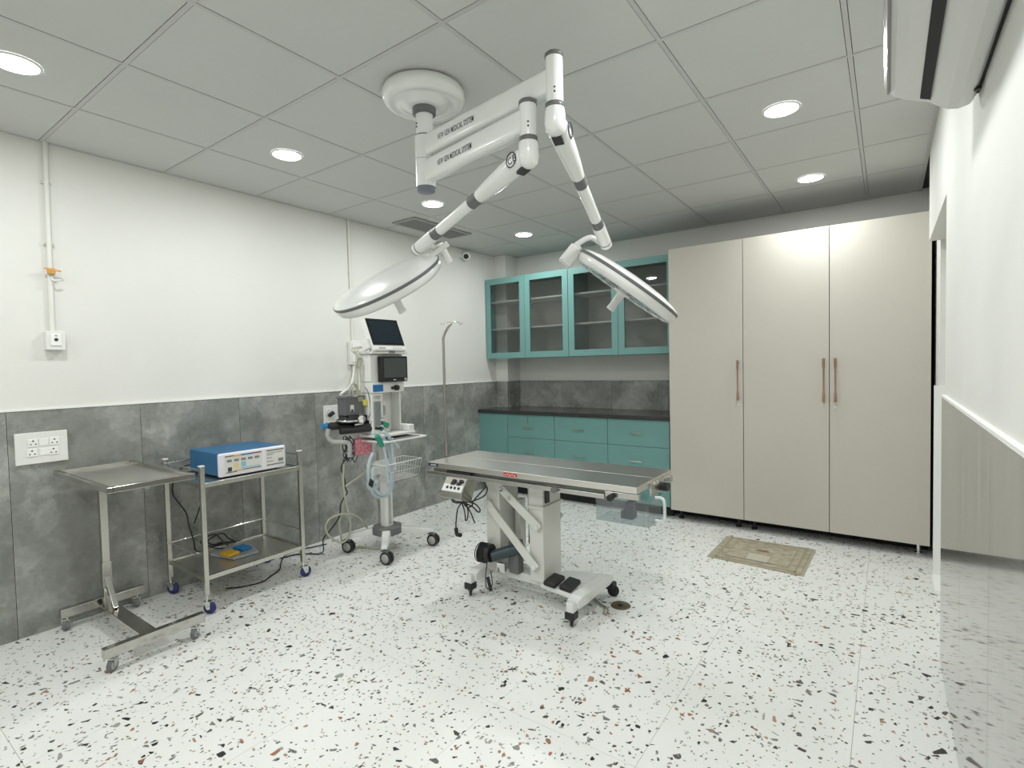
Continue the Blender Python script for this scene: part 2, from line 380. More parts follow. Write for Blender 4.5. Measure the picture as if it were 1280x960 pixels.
# ================================================================ SURGICAL LIGHT
PX, PY = 2.0, 1.76
sl = thing('surgical_light', 'white two-headed surgical light hung from the round ceiling canopy', 'surgical light', (PX, PY, H))
cn = M().lathe((PX, PY, H), (0, 0, -1), [(.165, 0), (.178, .008), (.186, .025), (.185, .048), (.172, .066), (.150, .072), (.142, .066), (.105, .070), (.097, .080), (.060, .086), (.0, .086)], 64).build('ceiling_canopy', WHITE, sl)
M().lathe((PX, PY, H), (0, 0, -1), [(.053, .082), (.053, .112), (.046, .116), (.0, .116)], 40).build('collar', GREYB, cn)
po = M().cyl((PX, PY, H-.10), (PX, PY, 2.433), .039, n=32).build('post', WHITE, sl)
M().lathe((PX, PY, 2.433), (0, 0, -1), [(.0405, -.004), (.0405, .003), (.039, .004)], 32).build('band', GREYB, po)
for k, z in enumerate((2.47, 2.485)):
    M().cyl((PX-.012, PY-.037, z), (PX-.012, PY-.0405, z), .0035, n=8).build('screw', INK, po)
def rounded_arm(a, b, w, h, taper=.9):
    a, b = V(a), V(b); d = (b-a).normalized(); side = d.cross(V((0, 0, 1))).normalized(); up = V((0, 0, 1)); vs = []; n = 20
    prof = []
    for j in range(n):
        an = 2*PI*j/n; cx_, cz_ = math.cos(an), math.sin(an); e = .45
        prof.append((math.copysign(abs(cx_)**e, cx_), math.copysign(abs(cz_)**e, cz_)))
    m = M(); st = [(0, 1), (.5, (1+taper)/2), (1, taper)]
    for t_, k_ in st:
        c = a.lerp(b, t_)
        for px_, pz_ in prof: vs.append(c+side*px_*w/2*k_+up*pz_*h/2*k_)
    fs = [(i*n+j, i*n+(j+1) % n, (i+1)*n+(j+1) % n, (i+1)*n+j) for i in range(2) for j in range(n)]
    m.add(vs, fs, True); return m, side, d
def text_on(parent, body, origin, xdir, ydir, size, m, name='lettering', sx=1.):
    cu = bpy.data.curves.new(name, 'FONT'); cu.body = body; cu.size = size; cu.extrude = .0004; cu.resolution_u = 3; cu.offset = size*.002; cu.space_character = 1.12
    tmp = bpy.data.objects.new(name, cu); COL.objects.link(tmp); dg = bpy.context.evaluated_depsgraph_get()
    me = bpy.data.meshes.new_from_object(tmp.evaluated_get(dg)); bpy.data.objects.remove(tmp); bpy.data.curves.remove(cu)
    x, y = V(xdir).normalized(), V(ydir).normalized(); z = x.cross(y); p = V(origin)-OFF[parent.name]
    for v in me.vertices: c = v.co.copy(); v.co = p+x*c.x*sx+y*c.y+z*c.z
    me.materials.clear(); me.materials.append(m)
    o = bpy.data.objects.new(name, me); COL.objects.link(o); o.parent = parent; OFF[o.name] = OFF[parent.name]
    return o
def lamp_head(center, nrm, attach_hint, handle_len, lab):
    c = V(center); nrm = V(nrm).normalized(); R_ = .287
    body = M().lathe(c, nrm, [(0, .036), (.07, .035), (.15, .030), (.215, .023), (.262, .012), (.280, .004), (.286, -.003)], 72).build('lamp_head', WHITE, sl)
    tag(body, lab)
    M().lathe(c, nrm, [(.2865, -.002), (.2895, -.005), (.2895, -.014), (.286, -.017)], 72).build('rim_band', GREYB, body)
    M().lathe(c, nrm, [(.286, -.016), (.286, -.030), (.278, -.050), (.262, -.060), (.252, -.058), (.250, -.050)], 72).build('lower_rim', WHITE, body)
    M().lathe(c, nrm, [(.252, -.054), (.12, -.061), (0, -.063)], 72).build('glass_cover', mat('lamp_glass', (.30, .36, .36), .08) if 'lamp_glass' not in bpy.data.materials else bpy.data.materials['lamp_glass'], body)
    h = M().lathe(c, nrm, [(.045, -.058), (.045, -.068), (.026, -.070), (.021, -.075), (.019, -.075-handle_len*.8), (.022, -.075-handle_len), (.018, -.079-handle_len), (0, -.08-handle_len)], 28).build('handle', WHITE2, body)
    # small LED rings behind the cover
    led = M(); e1 = nrm.orthogonal().normalized(); e2 = nrm.cross(e1)
    for rr_, n_ in ((.10, 8), (.17, 14), (.225, 20)):
        for k in range(n_):
            q = c+(e1*math.cos(2*PI*k/n_)+e2*math.sin(2*PI*k/n_))*rr_-nrm*.061; led.cyl(q, q-nrm*.003, .011, n=8)
    o = led.build('led_lens', mat('led_lens_grey', (.5, .53, .53), .2) if 'led_lens_grey' not in bpy.data.materials else bpy.data.materials['led_lens_grey'], body); o['kind'] = 'stuff'
    return body
def spring(A, ztop, zbot, T, arm_z, hubz0, hubz1, text_t, tsize, headc, nrm, hl, lab, armlab):
    A = V(A); base = V((PX, PY, arm_z)); e = V((A.x, A.y, arm_z)); d = (e-base).normalized()
    hub = M().cyl((PX, PY, hubz1), (PX, PY, hubz0), .045, n=32).build('swivel_hub', WHITE, sl)
    m, side, dd = rounded_arm(base+d*.03, e-d*.015, .058, .098)
    arm = tag(m.build('swing_arm', WHITE, sl), armlab)
    toward = side if side.dot(CAM-base) > 0 else -side
    text_on(arm, 'NEW GEN MEDICAL SYSTEM', base.lerp(e, text_t)+toward*.0285+V((0, 0, -.012)), dd, (0, 0, 1), tsize, INK, 'lettering', .50)
    tb = M().cyl((A.x, A.y, ztop-.008), (A.x, A.y, zbot), .031, n=32).build('drop_tube', WHITE, sl)
    M().lathe((A.x, A.y, ztop), (0, 0, -1), [(0, -.001), (.029, 0), (.0335, .004), (.0335, .016), (.031, .017)], 32).build('top_cap', GREYB, tb)
    M().lathe((A.x, A.y, zbot), (0, 0, -1), [(.031, -.006), (.034, -.005), (.034, .014), (.031, .015)], 32).build('band', GREYB, tb)
    for z in (zbot+.035, zbot+.050):
        q = V((A.x, A.y, z)); dc = (CAM-q); dc.z = 0; dc.normalize(); M().cyl(q+dc*.029, q+dc*.0325, .0035, n=8).build('screw', INK, tb)
    K = V((A.x, A.y, zbot-.055)); dr = (T-K); Ls = dr.length; dr.normalize()
    kb = M(); kb.lathe((A.x, A.y, zbot-.012), (0, 0, -1), [(.034, 0), (.037, .02), (.038, .055), (.033, .078), (.018, .092), (0, .095)], 32)
    pr = [(0, .020), (.02, .036), (.06, .041), (.16, .039), (.27, .034), (.35, .028), (.37, .027)]
    kb.tube([K+dr*Ls*t_ for t_, r_ in pr], [r_ for t_, r_ in pr], 28)
    kn = kb.build('knuckle', WHITE, sl)
    M().obox(K+V((0, 0, -.042))+dr*.03, dr*.022, dr.cross(V((0, 0, 1))).normalized()*.018, V((0, 0, .006))).build('slot', BLACK, kn)
    sd = dr.cross(V((0, 0, 1))).normalized(); sd = sd if sd.dot(CAM-K) > 0 else -sd; up = sd.cross(dr); up = up if up.z > 0 else -up
    q = K+dr*.055+sd*.0405; tx = -dr if (-dr).dot(CR) > 0 else dr
    ty = sd.cross(tx)
    M().tube(ring(q, tx*.027, ty*.027, 32), .0022, 6, closed=True).build('mark_ring', INK, kn)
    text_on(kn, 'CE', q-tx*.0205-ty*.013, tx, ty, .036, INK, 'mark_letters')
    sa = M().tube([K+dr*Ls*.42, K+dr*Ls*.74], .025, 24).build('spring_arm', WHITE, sl)
    for a_, b_ in ((.36, .43), (.73, .795)): M().cyl(K+dr*Ls*a_, K+dr*Ls*b_, .0275, n=24).build('band', GREYB, sa)
    en = M().cyl(K+dr*Ls*.79, K+dr*Ls*.99, .030, n=24).build('arm_end', WHITE, sl)
    M().cyl(K+dr*Ls*.955, K+dr*Ls*.962, .0308, n=24).cyl(K+dr*Ls*.99, K+dr*Ls*1.0, .028, n=24).build('band', GREYB, en)
    hd = lamp_head(headc, nrm, None, hl, lab)
    return K, dr, Ls, V(headc), V(nrm).normalized()
A1 = P(660, 151, 2, 2.272); A2 = P(693, 101, 2, 2.385)
z1a, z1b, z2a, z2b = ZAT(A1.x, A1.y, 126), ZAT(A1.x, A1.y, 174), ZAT(A2.x, A2.y, 67), ZAT(A2.x, A2.y, 132)
T1 = PD(520, 313, 2.6); T2 = PD(758, 307, 2.6)
C1 = PD(482, 351, 2.6); C2 = PD(787, 353, 2.6)
def tilt(c, a, b, k):
    ray = (c-CAM).normalized(); n = CR*a+CU*b; n = (n-ray*n.dot(ray)).normalized(); return (n*math.sqrt(1-k*k)+ray*k).normalized()
n1 = tilt(C1, -.482, .87, -.17); n2 = tilt(C2, .585, .81, .07)
r1 = spring(A1, z1a, z1b, T1, 2.272, 2.325, 2.205, .2, .034, C1, n1, .10, 'round lamp head on the left, glossy back turned to the camera', 'lower horizontal arm')
r2 = spring(A2, z2a, z2b, T2, 2.385, 2.43, 2.327, .17, .034, C2, n2, .085, 'round lamp head on the right, seen edge-on', 'upper horizontal arm')
M().lathe((PX, PY, 2.205), (0, 0, -1), [(.045, 0), (.041, .003), (.041, .018), (.036, .021), (0, .021)], 32).build('bottom_cap', mat('cap_blue_grey', (.16, .18, .21), .35), sl)
# cardan joints between arm ends and heads
e1 = (CR*.87+CU*.48); e1 = (e1-r1[4]*e1.dot(r1[4])).normalized()     # rim point of left head, up to the right
rim1 = C1+e1*.275
M().tube(crv([T1-r1[1]*.02, T1+e1*.06+CU*-.005, rim1+r1[4]*.02+e1*.035, rim1+e1*.03]), .013, 14).build('yoke_pipe', WHITE, sl)
M().bar(rim1-e1*.02+r1[4]*.015, rim1+e1*.085+r1[4]*.03, .05, .022, r1[4]).build('yoke', WHITE, sl, .004)
M().cyl(rim1+e1*.045+r1[4]*.045, rim1+e1*.05-r1[4]*.055, .020, n=20).build('pivot', WHITE2, sl)
e2 = (CR*(-.81)+CU*.585); e2 = (e2-r2[4]*e2.dot(r2[4])).normalized(); rim2 = C2+e2*.27
Bx = PD(711, 318, 2.6)
M().tube(crv([T2, T2+CR*-.03+CU*.015, PD(738, 297, 2.6), PD(722, 305, 2.6), Bx+CU*.012]), .014, 14).build('yoke_pipe', WHITE, sl)
M().obox(PD(713, 320, 2.6), (CR*.62+CU*.78)*.050, (CR*-.78+CU*.62)*.034, CF*.03).build('motor_box', WHITE2, sl, .008)
M().tube([PD(719, 304, 2.6), PD(730, 320, 2.6), rim2+CU*-.005], .012, 12).build('pivot', WHITE, sl)
M().cyl(PD(722, 319, 2.58), rim2-e2*.02, .010, n=12).build('shaft', GREYB, sl)

# ================================================================ OPERATING TABLE
TX0, TX1, TY0, TY1, TZ = 1.370, 2.752, 2.35, 2.84, .79
ot = thing('operating_table', 'stainless steel veterinary operating table on a white wheeled base', 'table', (2.05, 2.6, 0))
ym = 2.595
def panel(y0, y1, name):
    m = M().box(TX0, TX1, y0, y1, TZ-.032, TZ); return m.build(name, STEELT, ot, .0012)
panel(TY0, ym-.0035, 'top_panel'); panel(ym+.0035, TY1, 'top_panel')
M().box(TX0-.008, 2.58, TY0+.002, TY0+.03, .712, .736).box(TX0-.008, 2.58, TY1-.03, TY1, .712, .736).box(TX0-.008, TX0+.02, TY0+.03, TY1-.03, .712, .736).box(2.55, 2.58, TY0+.03, TY1-.03, .712, .736).build('rail', STEEL, ot, .002)
M().box(TX0+.02, 2.62, TY0+.035, TY1-.035, .736, .757).build('subframe', mat('subframe_steel', (.25, .25, .24), .4, .8), ot)
M().box(2.58, TX1+.006, TY0+.01, TY0+.03, .724, .752).box(2.58, TX1+.006, TY1-.03, TY1-.01, .724, .752).build('end_rail', STEEL, ot, .002)
M().box(TX1, TX1+.012, TY0+.16, TY0+.34, .715, .782).build('end_plate', STEELV, ot, .002)
for y in (2.56, 2.60): M().cyl((TX1+.012, y, .77), (TX1+.02, y, .77), .008, n=12).build('bolt', CHROME, ot)
M().cyl((TX1+.012, 2.66, .735), (TX1+.045, 2.66, .735), .023, n=16).build('clamp_knob', BLACK, ot)
M().box(TX1-.02, TX1+.012, 2.79, 2.83, .73, .76).build('rail_clamp', STEEL, ot, .003)
for x in (2.30, 2.62): M().cyl((x, TY0-.022, .727), (x, TY0+.004, .727), .016, n=14).build('clamp_knob', BLACK if x > 2.5 else DGREY, ot)
M().box(1.38, 1.46, TY0-.0012, TY0, .766, .784).build('maker_plate', NAVY, ot)
for k in range(4): M().box(1.40+k*.012, 1.408+k*.012, TY0-.0018, TY0-.001, .772, .779).build('plate_print', PAPER, ot)
M().box(1.965, 2.055, TY0-.0012, TY0+.001, .764, .783).build('red_sticker', RED, ot)
for k in range(5): M().box(1.972+k*.016, 1.982+k*.016, TY0-.0018, TY0-.001, .768+.004*(k % 2), .774+.004*(k % 2)).build('sticker_print', mat('sticker_white', (.8, .6, .55), .5) if k == 0 else bpy.data.materials['sticker_white'], ot)
M().box(1.53, 1.72, TY0+.0, TY0+.02, .738, .752).build('slot', BLACK, ot)
# columns
CW = mat('warm_white_enamel', (.72, .72, .67), .3, coat=.3)
def column(x0, x1, y0, y1, z0, z1, name='column'):
    return M().box(x0, x1, y0, y1, z0, z1).build(name, CW, ot, .006)
column(1.712, 1.815, 2.50, 2.70, .13, .70); column(2.028, 2.125, 2.50, 2.70, .13, .70)
M().box(2.02, 2.135, 2.49, 2.71, .555, .575).build('collar', CW, ot, .003)
M().box(1.83, 1.87, 2.64, 2.70, .15, .55).build('inner_channel', CW, ot, .003)
M().cyl((1.955, 2.62, .30), (1.955, 2.62, .69), .011).cyl((1.985, 2.60, .30), (1.985, 2.60, .69), .011).build('guide_rod', CHROME, ot)
M().box(1.92, 2.0, 2.56, 2.64, .655, .70).build('rod_stop', BLACK, ot, .004)
M().box(2.126, 2.135, 2.52, 2.56, .59, .665).build('side_clip', BLACK, ot)
for (x, y) in ((1.66, 2.45), (2.2, 2.45)): pass
M().box(1.70, 2.16, 2.46, 2.74, .697, .713).build('mount_plate', CW, ot, .003)
# parallelogram bars
for ya, u in ((2.475, 1), (2.725, 0)):
    for a, c in (((1.80, ya, .71-.02), (2.115, ya, .452)), ((1.735, ya, .555), (2.09, ya, .215))):
        m = M().bar(a, c, .014, .052, (0, 0, 1)); m.build('link_bar', CW, ot, .004)
        for t_ in ((.18, .36, .96) if a[2] > .6 else (0, .97)):
            q = V(a).lerp(V(c), t_); M().cyl((q.x, ya-.016, q.z), (q.x, ya-.005, q.z), .011, n=14).build('bolt', CHROME if a[2] > .6 else WHITE, ot)
# base
M().box(1.70, 2.38, 2.55, 2.69, .085, .135).build('base_beam', WHITE, ot, .006)
M().prism([(2.10, 2.50), (2.34, 2.46), (2.36, 2.86), (2.12, 2.74)], 2, .10, .128).build('base_plate', WHITE, ot, .005)
def foot(x, n=''):
    m = M()
    m.prism([(2.385, .135), (2.385, .098), (2.43, .088), (2.77, .088), (2.815, .098), (2.815, .135), (2.77, .148), (2.43, .148)], 0, x-.034, x+.034)
    f = m.build('cross_foot', WHITE, ot, .005)
    for y in (2.372, 2.825): M().box(x-.022, x+.022, y-.020, y+.022, .060, .135).build('foot_leg', WHITE, f, .004)
foot(1.680); foot(2.372)
def caster(parent, x, y, zt, r, w, ang, forkm, wheelm, hubm, twin=False, plate=False):
    d = V((math.cos(ang), math.sin(ang), 0)); s_ = V((-d.y, d.x, 0)); c = V((x, y, r))+d*r*.45
    m = M()
    m.cyl((x, y, zt), (x, y, r*1.95), r*.22, n=12)
    m.obox(V((x, y, r*1.98))+d*r*.2, d*r*.62, s_*(w*.75), V((0, 0, r*.07)))
    if not twin:
        for k in (-1, 1): m.prism([(0, 0)], 0, 0, 0) if False else m.add([V((x, y, 0))+s_*k*w*.72+d*a+V((0, 0, h)) for a, h in ((-r*.35, r*2.0), (r*.8, r*2.0), (r*.75, r*.85), (r*.2, r*.75))] + [V((x, y, 0))+s_*k*w*.56+d*a+V((0, 0, h)) for a, h in ((-r*.35, r*2.0), (r*.8, r*2.0), (r*.75, r*.85), (r*.2, r*.75))], [(0, 1, 2, 3), (7, 6, 5, 4), (0, 4, 5, 1), (1, 5, 6, 2), (2, 6, 7, 3), (3, 7, 4, 0)])
    f = m.build('caster', forkm, parent)
    offs = (-w*.55, w*.55) if twin else (0,)
    for o_ in offs:
        ww = w*.36 if twin else w*.42
        wh = M().mt(0).lathe(c+s_*o_, s_, [(r*.70, -ww), (r*.93, -ww), (r, -ww*.6), (r, ww*.6), (r*.93, ww), (r*.70, ww)], 28)
        wh.mt(1).lathe(c+s_*o_, s_, [(0, -ww*1.05), (r*.70, -ww), (r*.70, ww), (0, ww*1.05)], 28).build('wheel', [wheelm, hubm], f)
    return f
for x, y, a in ((1.680, 2.372, 2.28), (2.372, 2.372, 2.09), (2.385, 2.825, .3), (1.680, 2.825, 2.)):
    caster(ot, x, y, .08, .034, .022, a, BLACK, BLACK, BLACK)
    M().box(x-.028, x+.028, y-.028, y+.028, .046, .086).build('caster_cup', BLACK, ot, .006)
for x in (2.165, 2.268):
    M().obox((x+.0, 2.545, .142), (.042, -.006, 0), (-.006, .072, .0), (0, 0, .014)).build('foot_pedal', BLACK, ot, .01, 3)
# motor / pump at the left column
mo = M(); mo.cyl((1.712, 2.44, .255), (1.787, 2.45, .258), .054, n=28).build('motor', BLACK, ot, .004)
for k in range(5):
    x = 1.710+k*.012; M().tube(ring((x, 2.44, .255), (0, .057, 0), (0, 0, .057), 28), .003, 6, closed=True).build('cooling_fin', BLACK, ot)
M().cyl((1.79, 2.45, .24), (1.96, 2.54, .30), .034, n=20).build('hydraulic_pump', mat('petrol_metal', (.035, .055, .065), .35), ot)
M().box(1.86, 1.93, 2.52, 2.58, .13, .33).build('pump_block', DGREY, ot, .006)
M().box(1.80, 1.86, 2.475, 2.50, .14, .20).build('pump_bracket', CHROME, ot, .004)
M().tube(crv([(1.75, 2.45, .20), (1.75, 2.43, .10), (1.77, 2.42, .05), (1.80, 2.43, .075), (1.785, 2.44, .15)]), .003, 6).build('motor_cord', BLACK, ot)
M().cyl((1.765, 2.43, .115), (1.80, 2.42, .04), .010, n=10).build('cord_plug', BLACK, ot)
# control box hung under near left rail
prf = [P(u, v, 0, 1.70) for u, v in ((584, 599), (597, 601), (589, 628), (576, 625), (577, 617))]
bx = M().prism([(q.y, q.z) for q in prf], 0, 1.535, 1.70).build('control_box', STEELV, ot, .003)
fT, fB = prf[0], prf[4]; fz = (fT-fB)/2; fzu = fz.normalized(); fxu = V((1, 0, 0)); fx = V((.0825, 0, 0)); face = V((1.6175, (fT.y+fB.y)/2, (fT.z+fB.z)/2))
fn = fzu.cross(fxu); fn = fn if fn.dot(CAM-face) > 0 else -fn
M().obox(face+fn*.001-fz*.45, fx*.92, fz*.48, fn*.0012).build('button_strip', mat('strip_white', (.8, .8, .78), .3), bx)
for k in range(4): M().obox(face+fn*.004-fz*.45+fx*(-.48+k*.36), fxu*.007, fzu*.007, fn*.004).build('button', BLACK, bx, .002)
for a, c in ((-.05, .5), (.6, .55), (.45, .15), (-.1, .15)): M().obox(face+fn*.004+fx*a+fz*c, fxu*.013, fzu*.009, fn*.006).build('rocker_switch', BLACK, bx, .002)
M().box(1.56, 1.60, 2.36, 2.44, .69, .72).build('box_bracket', BLACK, ot)
K0 = P(583, 627, 1, 2.38)
def pp(l, y): return [P(u, v, 1, y) for u, v in l]
cab = M()
for l, y in (([(562, 618), (565, 624), (572, 627), (583, 627), (592, 626), (605, 620), (609, 612), (606, 604), (601, 600)], 2.37),
             ([(562, 620), (568, 628), (580, 629), (590, 633), (598, 640), (600, 637), (594, 630), (583, 627)], 2.385),
             ([(577, 627), (581, 640), (582, 650), (584, 649), (585, 640), (583, 628)], 2.36),
             ([(578, 627), (584, 634), (590, 632), (592, 626), (606, 610)], 2.39),
             ([(580, 627), (588, 640), (592, 650), (594, 654)], 2.37),
             ([(579, 627), (573, 634), (571, 643), (570, 655), (570, 664)], 2.38)):
    cab.tube(crv(pp(l, y)), .0042, 7)
co = cab.build('power_cord', BLACK, ot)
M().cyl(P(570, 660, 1, 2.38), P(571, 668, 1, 2.38), .012, n=10).cyl(P(571, 668, 1, 2.38), P(576, 669, 1, 2.38), .013, n=10).build('plug', BLACK, co)

# IV pole clamped to the table's left end
ipx, ipy = 1.345, 2.55
iv = thing('iv_pole', 'slim steel drip pole with a curved top and double hook at the table end', 'iv pole', (ipx, ipy, .72))
q0 = P(555.5, 440, 1, ipy); 
M().tube(crv([(ipx, ipy, .70), (ipx, ipy, 1.0), (ipx, ipy, 1.5), (ipx, ipy, 1.57), (ipx+.010, ipy+.01, 1.61), (ipx+.035, ipy+.02, 1.65), (ipx+.05, ipy+.03, 1.668)], 6), .0085, 12).build('pole', m_steel('pole_steel', (.42, .38, .36), .28, (60, 60, 3)), iv)
hx, hy, hz = ipx+.05, ipy+.03, 1.672
M().tube(crv([(hx-.068, hy-.03, hz-.0), (hx-.058, hy-.02, hz-.018), (hx-.045, hy-.015, hz), (hx, hy, hz+.002), (hx+.048, hy+.015, hz), (hx+.058, hy+.02, hz-.018), (hx+.07, hy+.03, hz)], 6), .003, 8).build('hook', CHROME, iv)
M().box(ipx-.018, ipx+.022, ipy-.018, ipy+.018, .70, .735).build('clamp', STEEL, iv, .003)

# clear drip bucket hanging under right end
bk = thing('drip_bucket', 'clear plastic bucket with a white handle hanging under the table end', 'bucket', (2.63, 2.5, .56))
bx0, bx1, by0, by1, bz0, bz1 = 2.49, 2.775, 2.44, 2.62, .575, .706
th = .003
M().box(bx0, bx1, by0, by0+th, bz0, bz1).box(bx0, bx1, by1-th, by1, bz0, bz1).box(bx0, bx0+th, by0, by1, bz0, bz1).box(bx1-th, bx1, by0, by1, bz0, bz1).box(bx0, bx1, by0, by1, bz0, bz0+th).build('bucket_wall', CLEAR, bk)
M().tube(ring(((bx0+bx1)/2, (by0+by1)/2, bz1), (0, 0, 0), (0, 0, 0), 4) if False else [(bx0, by0, bz1), (bx1, by0, bz1), (bx1, by1, bz1), (bx0, by1, bz1)], .005, 8, closed=True).build('rim', CLEAR, bk)
M().tube(crv([(bx1, 2.53, bz0+.015), (bx1+.03, 2.53, bz0+.015), (bx1+.045, 2.53, bz0+.03), (bx1+.045, 2.53, bz1-.02), (bx1+.03, 2.53, bz1), (bx1, 2.53, bz1)], 6), .008, 10).build('handle', mat('frosted_white', (.75, .80, .80), .4), bk)
tag(M().box(2.625, 2.665, 2.50, 2.56, .581, .67).box(2.60, 2.625, 2.50, 2.56, .581, .62).build('plastic_block', NAVY, None, .003), 'dark navy plastic block inside the clear bucket', 'block')
# floor drain + earth wires
dr_ = thing('floor_drain', 'round tarnished floor drain beside the right foot of the operating table', 'drain', (2.485, 2.74, 0))
M().lathe((2.485, 2.74, 0), (0, 0, 1), [(.056, 0), (.055, .0025), (.046, .003), (.043, .0015), (.018, .0005), (.0, .0005)], 36).build('plate', RUST, dr_)
M().lathe((2.485, 2.74, .001), (0, 0, 1), [(.013, 0), (.013, .003), (0, .003)], 20).build('hole', BLACK, dr_)
wr_ = thing('earth_wire', 'pair of grey wires with bare copper ends lying near the floor drain', 'wire', (2.4, 2.66, 0))
for k, l in enumerate(([(2.30, 2.72, .02), (2.36, 2.69, .005), (2.42, 2.66, .004), (2.44, 2.62, .004), (2.45, 2.59, .004)], [(2.30, 2.74, .02), (2.37, 2.70, .005), (2.43, 2.67, .004), (2.455, 2.64, .004), (2.46, 2.61, .004)])):
    w_ = M().tube(crv(l), .0032, 6).build('wire', mat('wire_grey', (.30, .29, .25), .5) if k == 0 else bpy.data.materials['wire_grey'], wr_)
    e = V(l[-1]); M().cyl(e, e+V((.02, -.004, .001)), .003, n=6).build('bare_end', WIREC, wr_)

# ================================================================ BACK WALL FURNITURE
# base cabinets
CY = 4.535
units = [(.003, .400, 0, 'narrow teal filler door cabinet in the left corner under the worktop'), (.400, .985, 1, 'teal drawer cabinet next to the narrow corner door, under the worktop'),
         (.985, 1.570, 1, 'middle of the three teal drawer cabinets under the worktop'), (1.570, 2.165, 1, 'teal drawer cabinet beside the tall beige wardrobe')]
for x0, x1, dr, lab in units:
    t = thing('base_cabinet', lab, 'cabinet', ((x0+x1)/2, 4.8, 0), 'teal base cabinets')
    yb = 4.86 if x0 < .1 else 5.10
    M().box(x0+.001, x1-.001, CY+.019, yb, .095, .862).build('carcass', TEALD, t)
    M().box(x0+.002, x1-.002, CY+.08, CY+.10, .0, .095).build('plinth_shade_board', DARK, t)
    if dr:
        for z0, z1 in ((.620, .862), (.360, .617), (.097, .357)):
            d = M().box(x0+.002, x1-.002, CY, CY+.018, z0, z1).build('drawer', TEAL, t, .0015)
            xc = (x0+x1)/2-.015; zc = (z0+z1)/2 if z0 > .5 else z1-.135
            M().box(xc-.06, xc+.06, CY-.026, CY-.018, zc-.005, zc+.005).box(xc-.052, xc-.044, CY-.02, CY, zc-.004, zc+.004).box(xc+.044, xc+.052, CY-.02, CY, zc-.004, zc+.004).build('handle', CHROME, d, .001)
        if x0 < .5: M().tube([(.665, CY-.004, .845), (.665, CY-.006, .80), (.667, CY-.006, .775)], .003, 6).build('hanging_key', DGREY, t)
    else:
        M().box(x0+.002, x1-.002, CY, CY+.018, .097, .862).build('door', TEAL, t, .0015)
wt = M().box(.001, .17, 4.515, 4.865, .865, .903).box(.17, 2.172, 4.515, 5.107, .865, .903).build('worktop', GRAN, None, .003)
tag(wt, 'black speckled granite worktop over the teal drawers', 'worktop')
# wall cabinets
WY = 4.70
for (xa, xm, xb, lab) in ((.010, .540, 1.074, 'left teal glass-door wall cabinet, against the corner'), (1.076, 1.618, 2.163, 'right teal glass-door wall cabinet, beside the wardrobe')):
    t = thing('wall_cabinet', lab, 'cabinet', ((xa+xb)/2, 4.9, 1.46), 'teal glass-fronted wall cabinets')
    z0, z1 = 1.462, 2.352; yb = 5.115
    xl = xa
    if xa < .1:
        m = M().box(xa, xa+.016, WY+.02, 4.865, z0, z1).box(xb-.016, xb, WY+.02, yb, z0, z1)
        for z in (z0, z1-.016): m.box(xa+.016, .185, WY+.02, 4.865, z, z+.016).box(.185, xb-.016, WY+.02, yb, z, z+.016)
    else:
        m = M().box(xa, xa+.016, WY+.02, yb, z0, z1).box(xb-.016, xb, WY+.02, yb, z0, z1).box(xa+.016, xb-.016, WY+.02, yb, z0, z0+.016).box(xa+.016, xb-.016, WY+.02, yb, z1-.016, z1)
    m.build('carcass', TEALD, t)
    for z in (1.785, 2.090):
        m = M()
        if xa < .1: m.box(xa+.016, .185, WY+.06, 4.865, z, z+.016).box(.185, xb-.016, WY+.06, yb, z, z+.016)
        else: m.box(xa+.016, xb-.016, WY+.06, yb, z, z+.016)
        m.build('shelf', SHELFW, t)
    for p, q in ((xa, xm), (xm, xb)):
        p += .002; q -= .002; f = .064
        d = M().box(p, p+f, WY, WY+.018, z0, z1).box(q-f, q, WY, WY+.018, z0, z1).box(p+f, q-f, WY, WY+.018, z0, z0+f).box(p+f, q-f, WY, WY+.018, z1-f, z1).build('door', TEAL, t)
        M().box(p+f, q-f, WY+.008, WY+.012, z0+f, z1-f).build('glass_pane', GLASS, d)
# wardrobes
WDY = 4.50
def handle(parent, x, za, zb):
    m = M().tube([(x, WDY-.032, za), (x, WDY-.032, za+.06), (x, WDY-.032, za+.075), (x, WDY-.032, zb-.075), (x, WDY-.032, zb-.06), (x, WDY-.032, zb)], [.0085, .0085, .005, .005, .0085, .0085], 10)
    for z in (za+.02, zb-.02): m.cyl((x, WDY-.03, z), (x, WDY, z), .006, n=10)
    return m.build('handle', COPPER, parent)
for xa, doors, lab in ((2.180, [(2.180, 2.778, 1)], 'single-door beige wardrobe next to the teal cabinets'), (2.780, [(2.780, 3.372, 1), (3.374, 3.960, 0)], 'double-door beige wardrobe by the doorway on the right')):
    xb = doors[-1][1]
    t = thing('wardrobe', lab, 'wardrobe', ((xa+xb)/2, 4.8, 0), 'tall beige wardrobes')
    M().box(xa, xb, WDY+.021, 5.10, .105, 2.345).build('carcass', mat('dark_edge', (.06, .055, .05), .6) if 'dark_edge' not in bpy.data.materials else bpy.data.materials['dark_edge'], t)
    for p, q, right in doors:
        d = M().box(p+.0012, q-.0012, WDY, WDY+.020, .090, 2.350).build('door', LAM, t, .0015)
        x = q-.034 if right else p+.038
        handle(d, x, 1.062, 1.385)
        if not (right and xa > 2.7): M().cyl((x-.002, WDY-.004, 1.022), (x-.002, WDY, 1.022), .013, n=18).build('lock', CHROME, d)
    M().box(xa+.0, xb-.0, WDY+.22, WDY+.24, .0, .105).build('plinth_shade_board', DARK, t)  # black board standing in for the shade under the wardrobe
    for x in (xa+.06, xb-.06):
        for y in (WDY+.10, 5.05): M().cyl((x, y, 0), (x, y, .012), .022, n=14).cyl((x, y, .012), (x, y, .105), .012, n=12).build('leg', BLACK if x < 3.5 else CHROME, t)
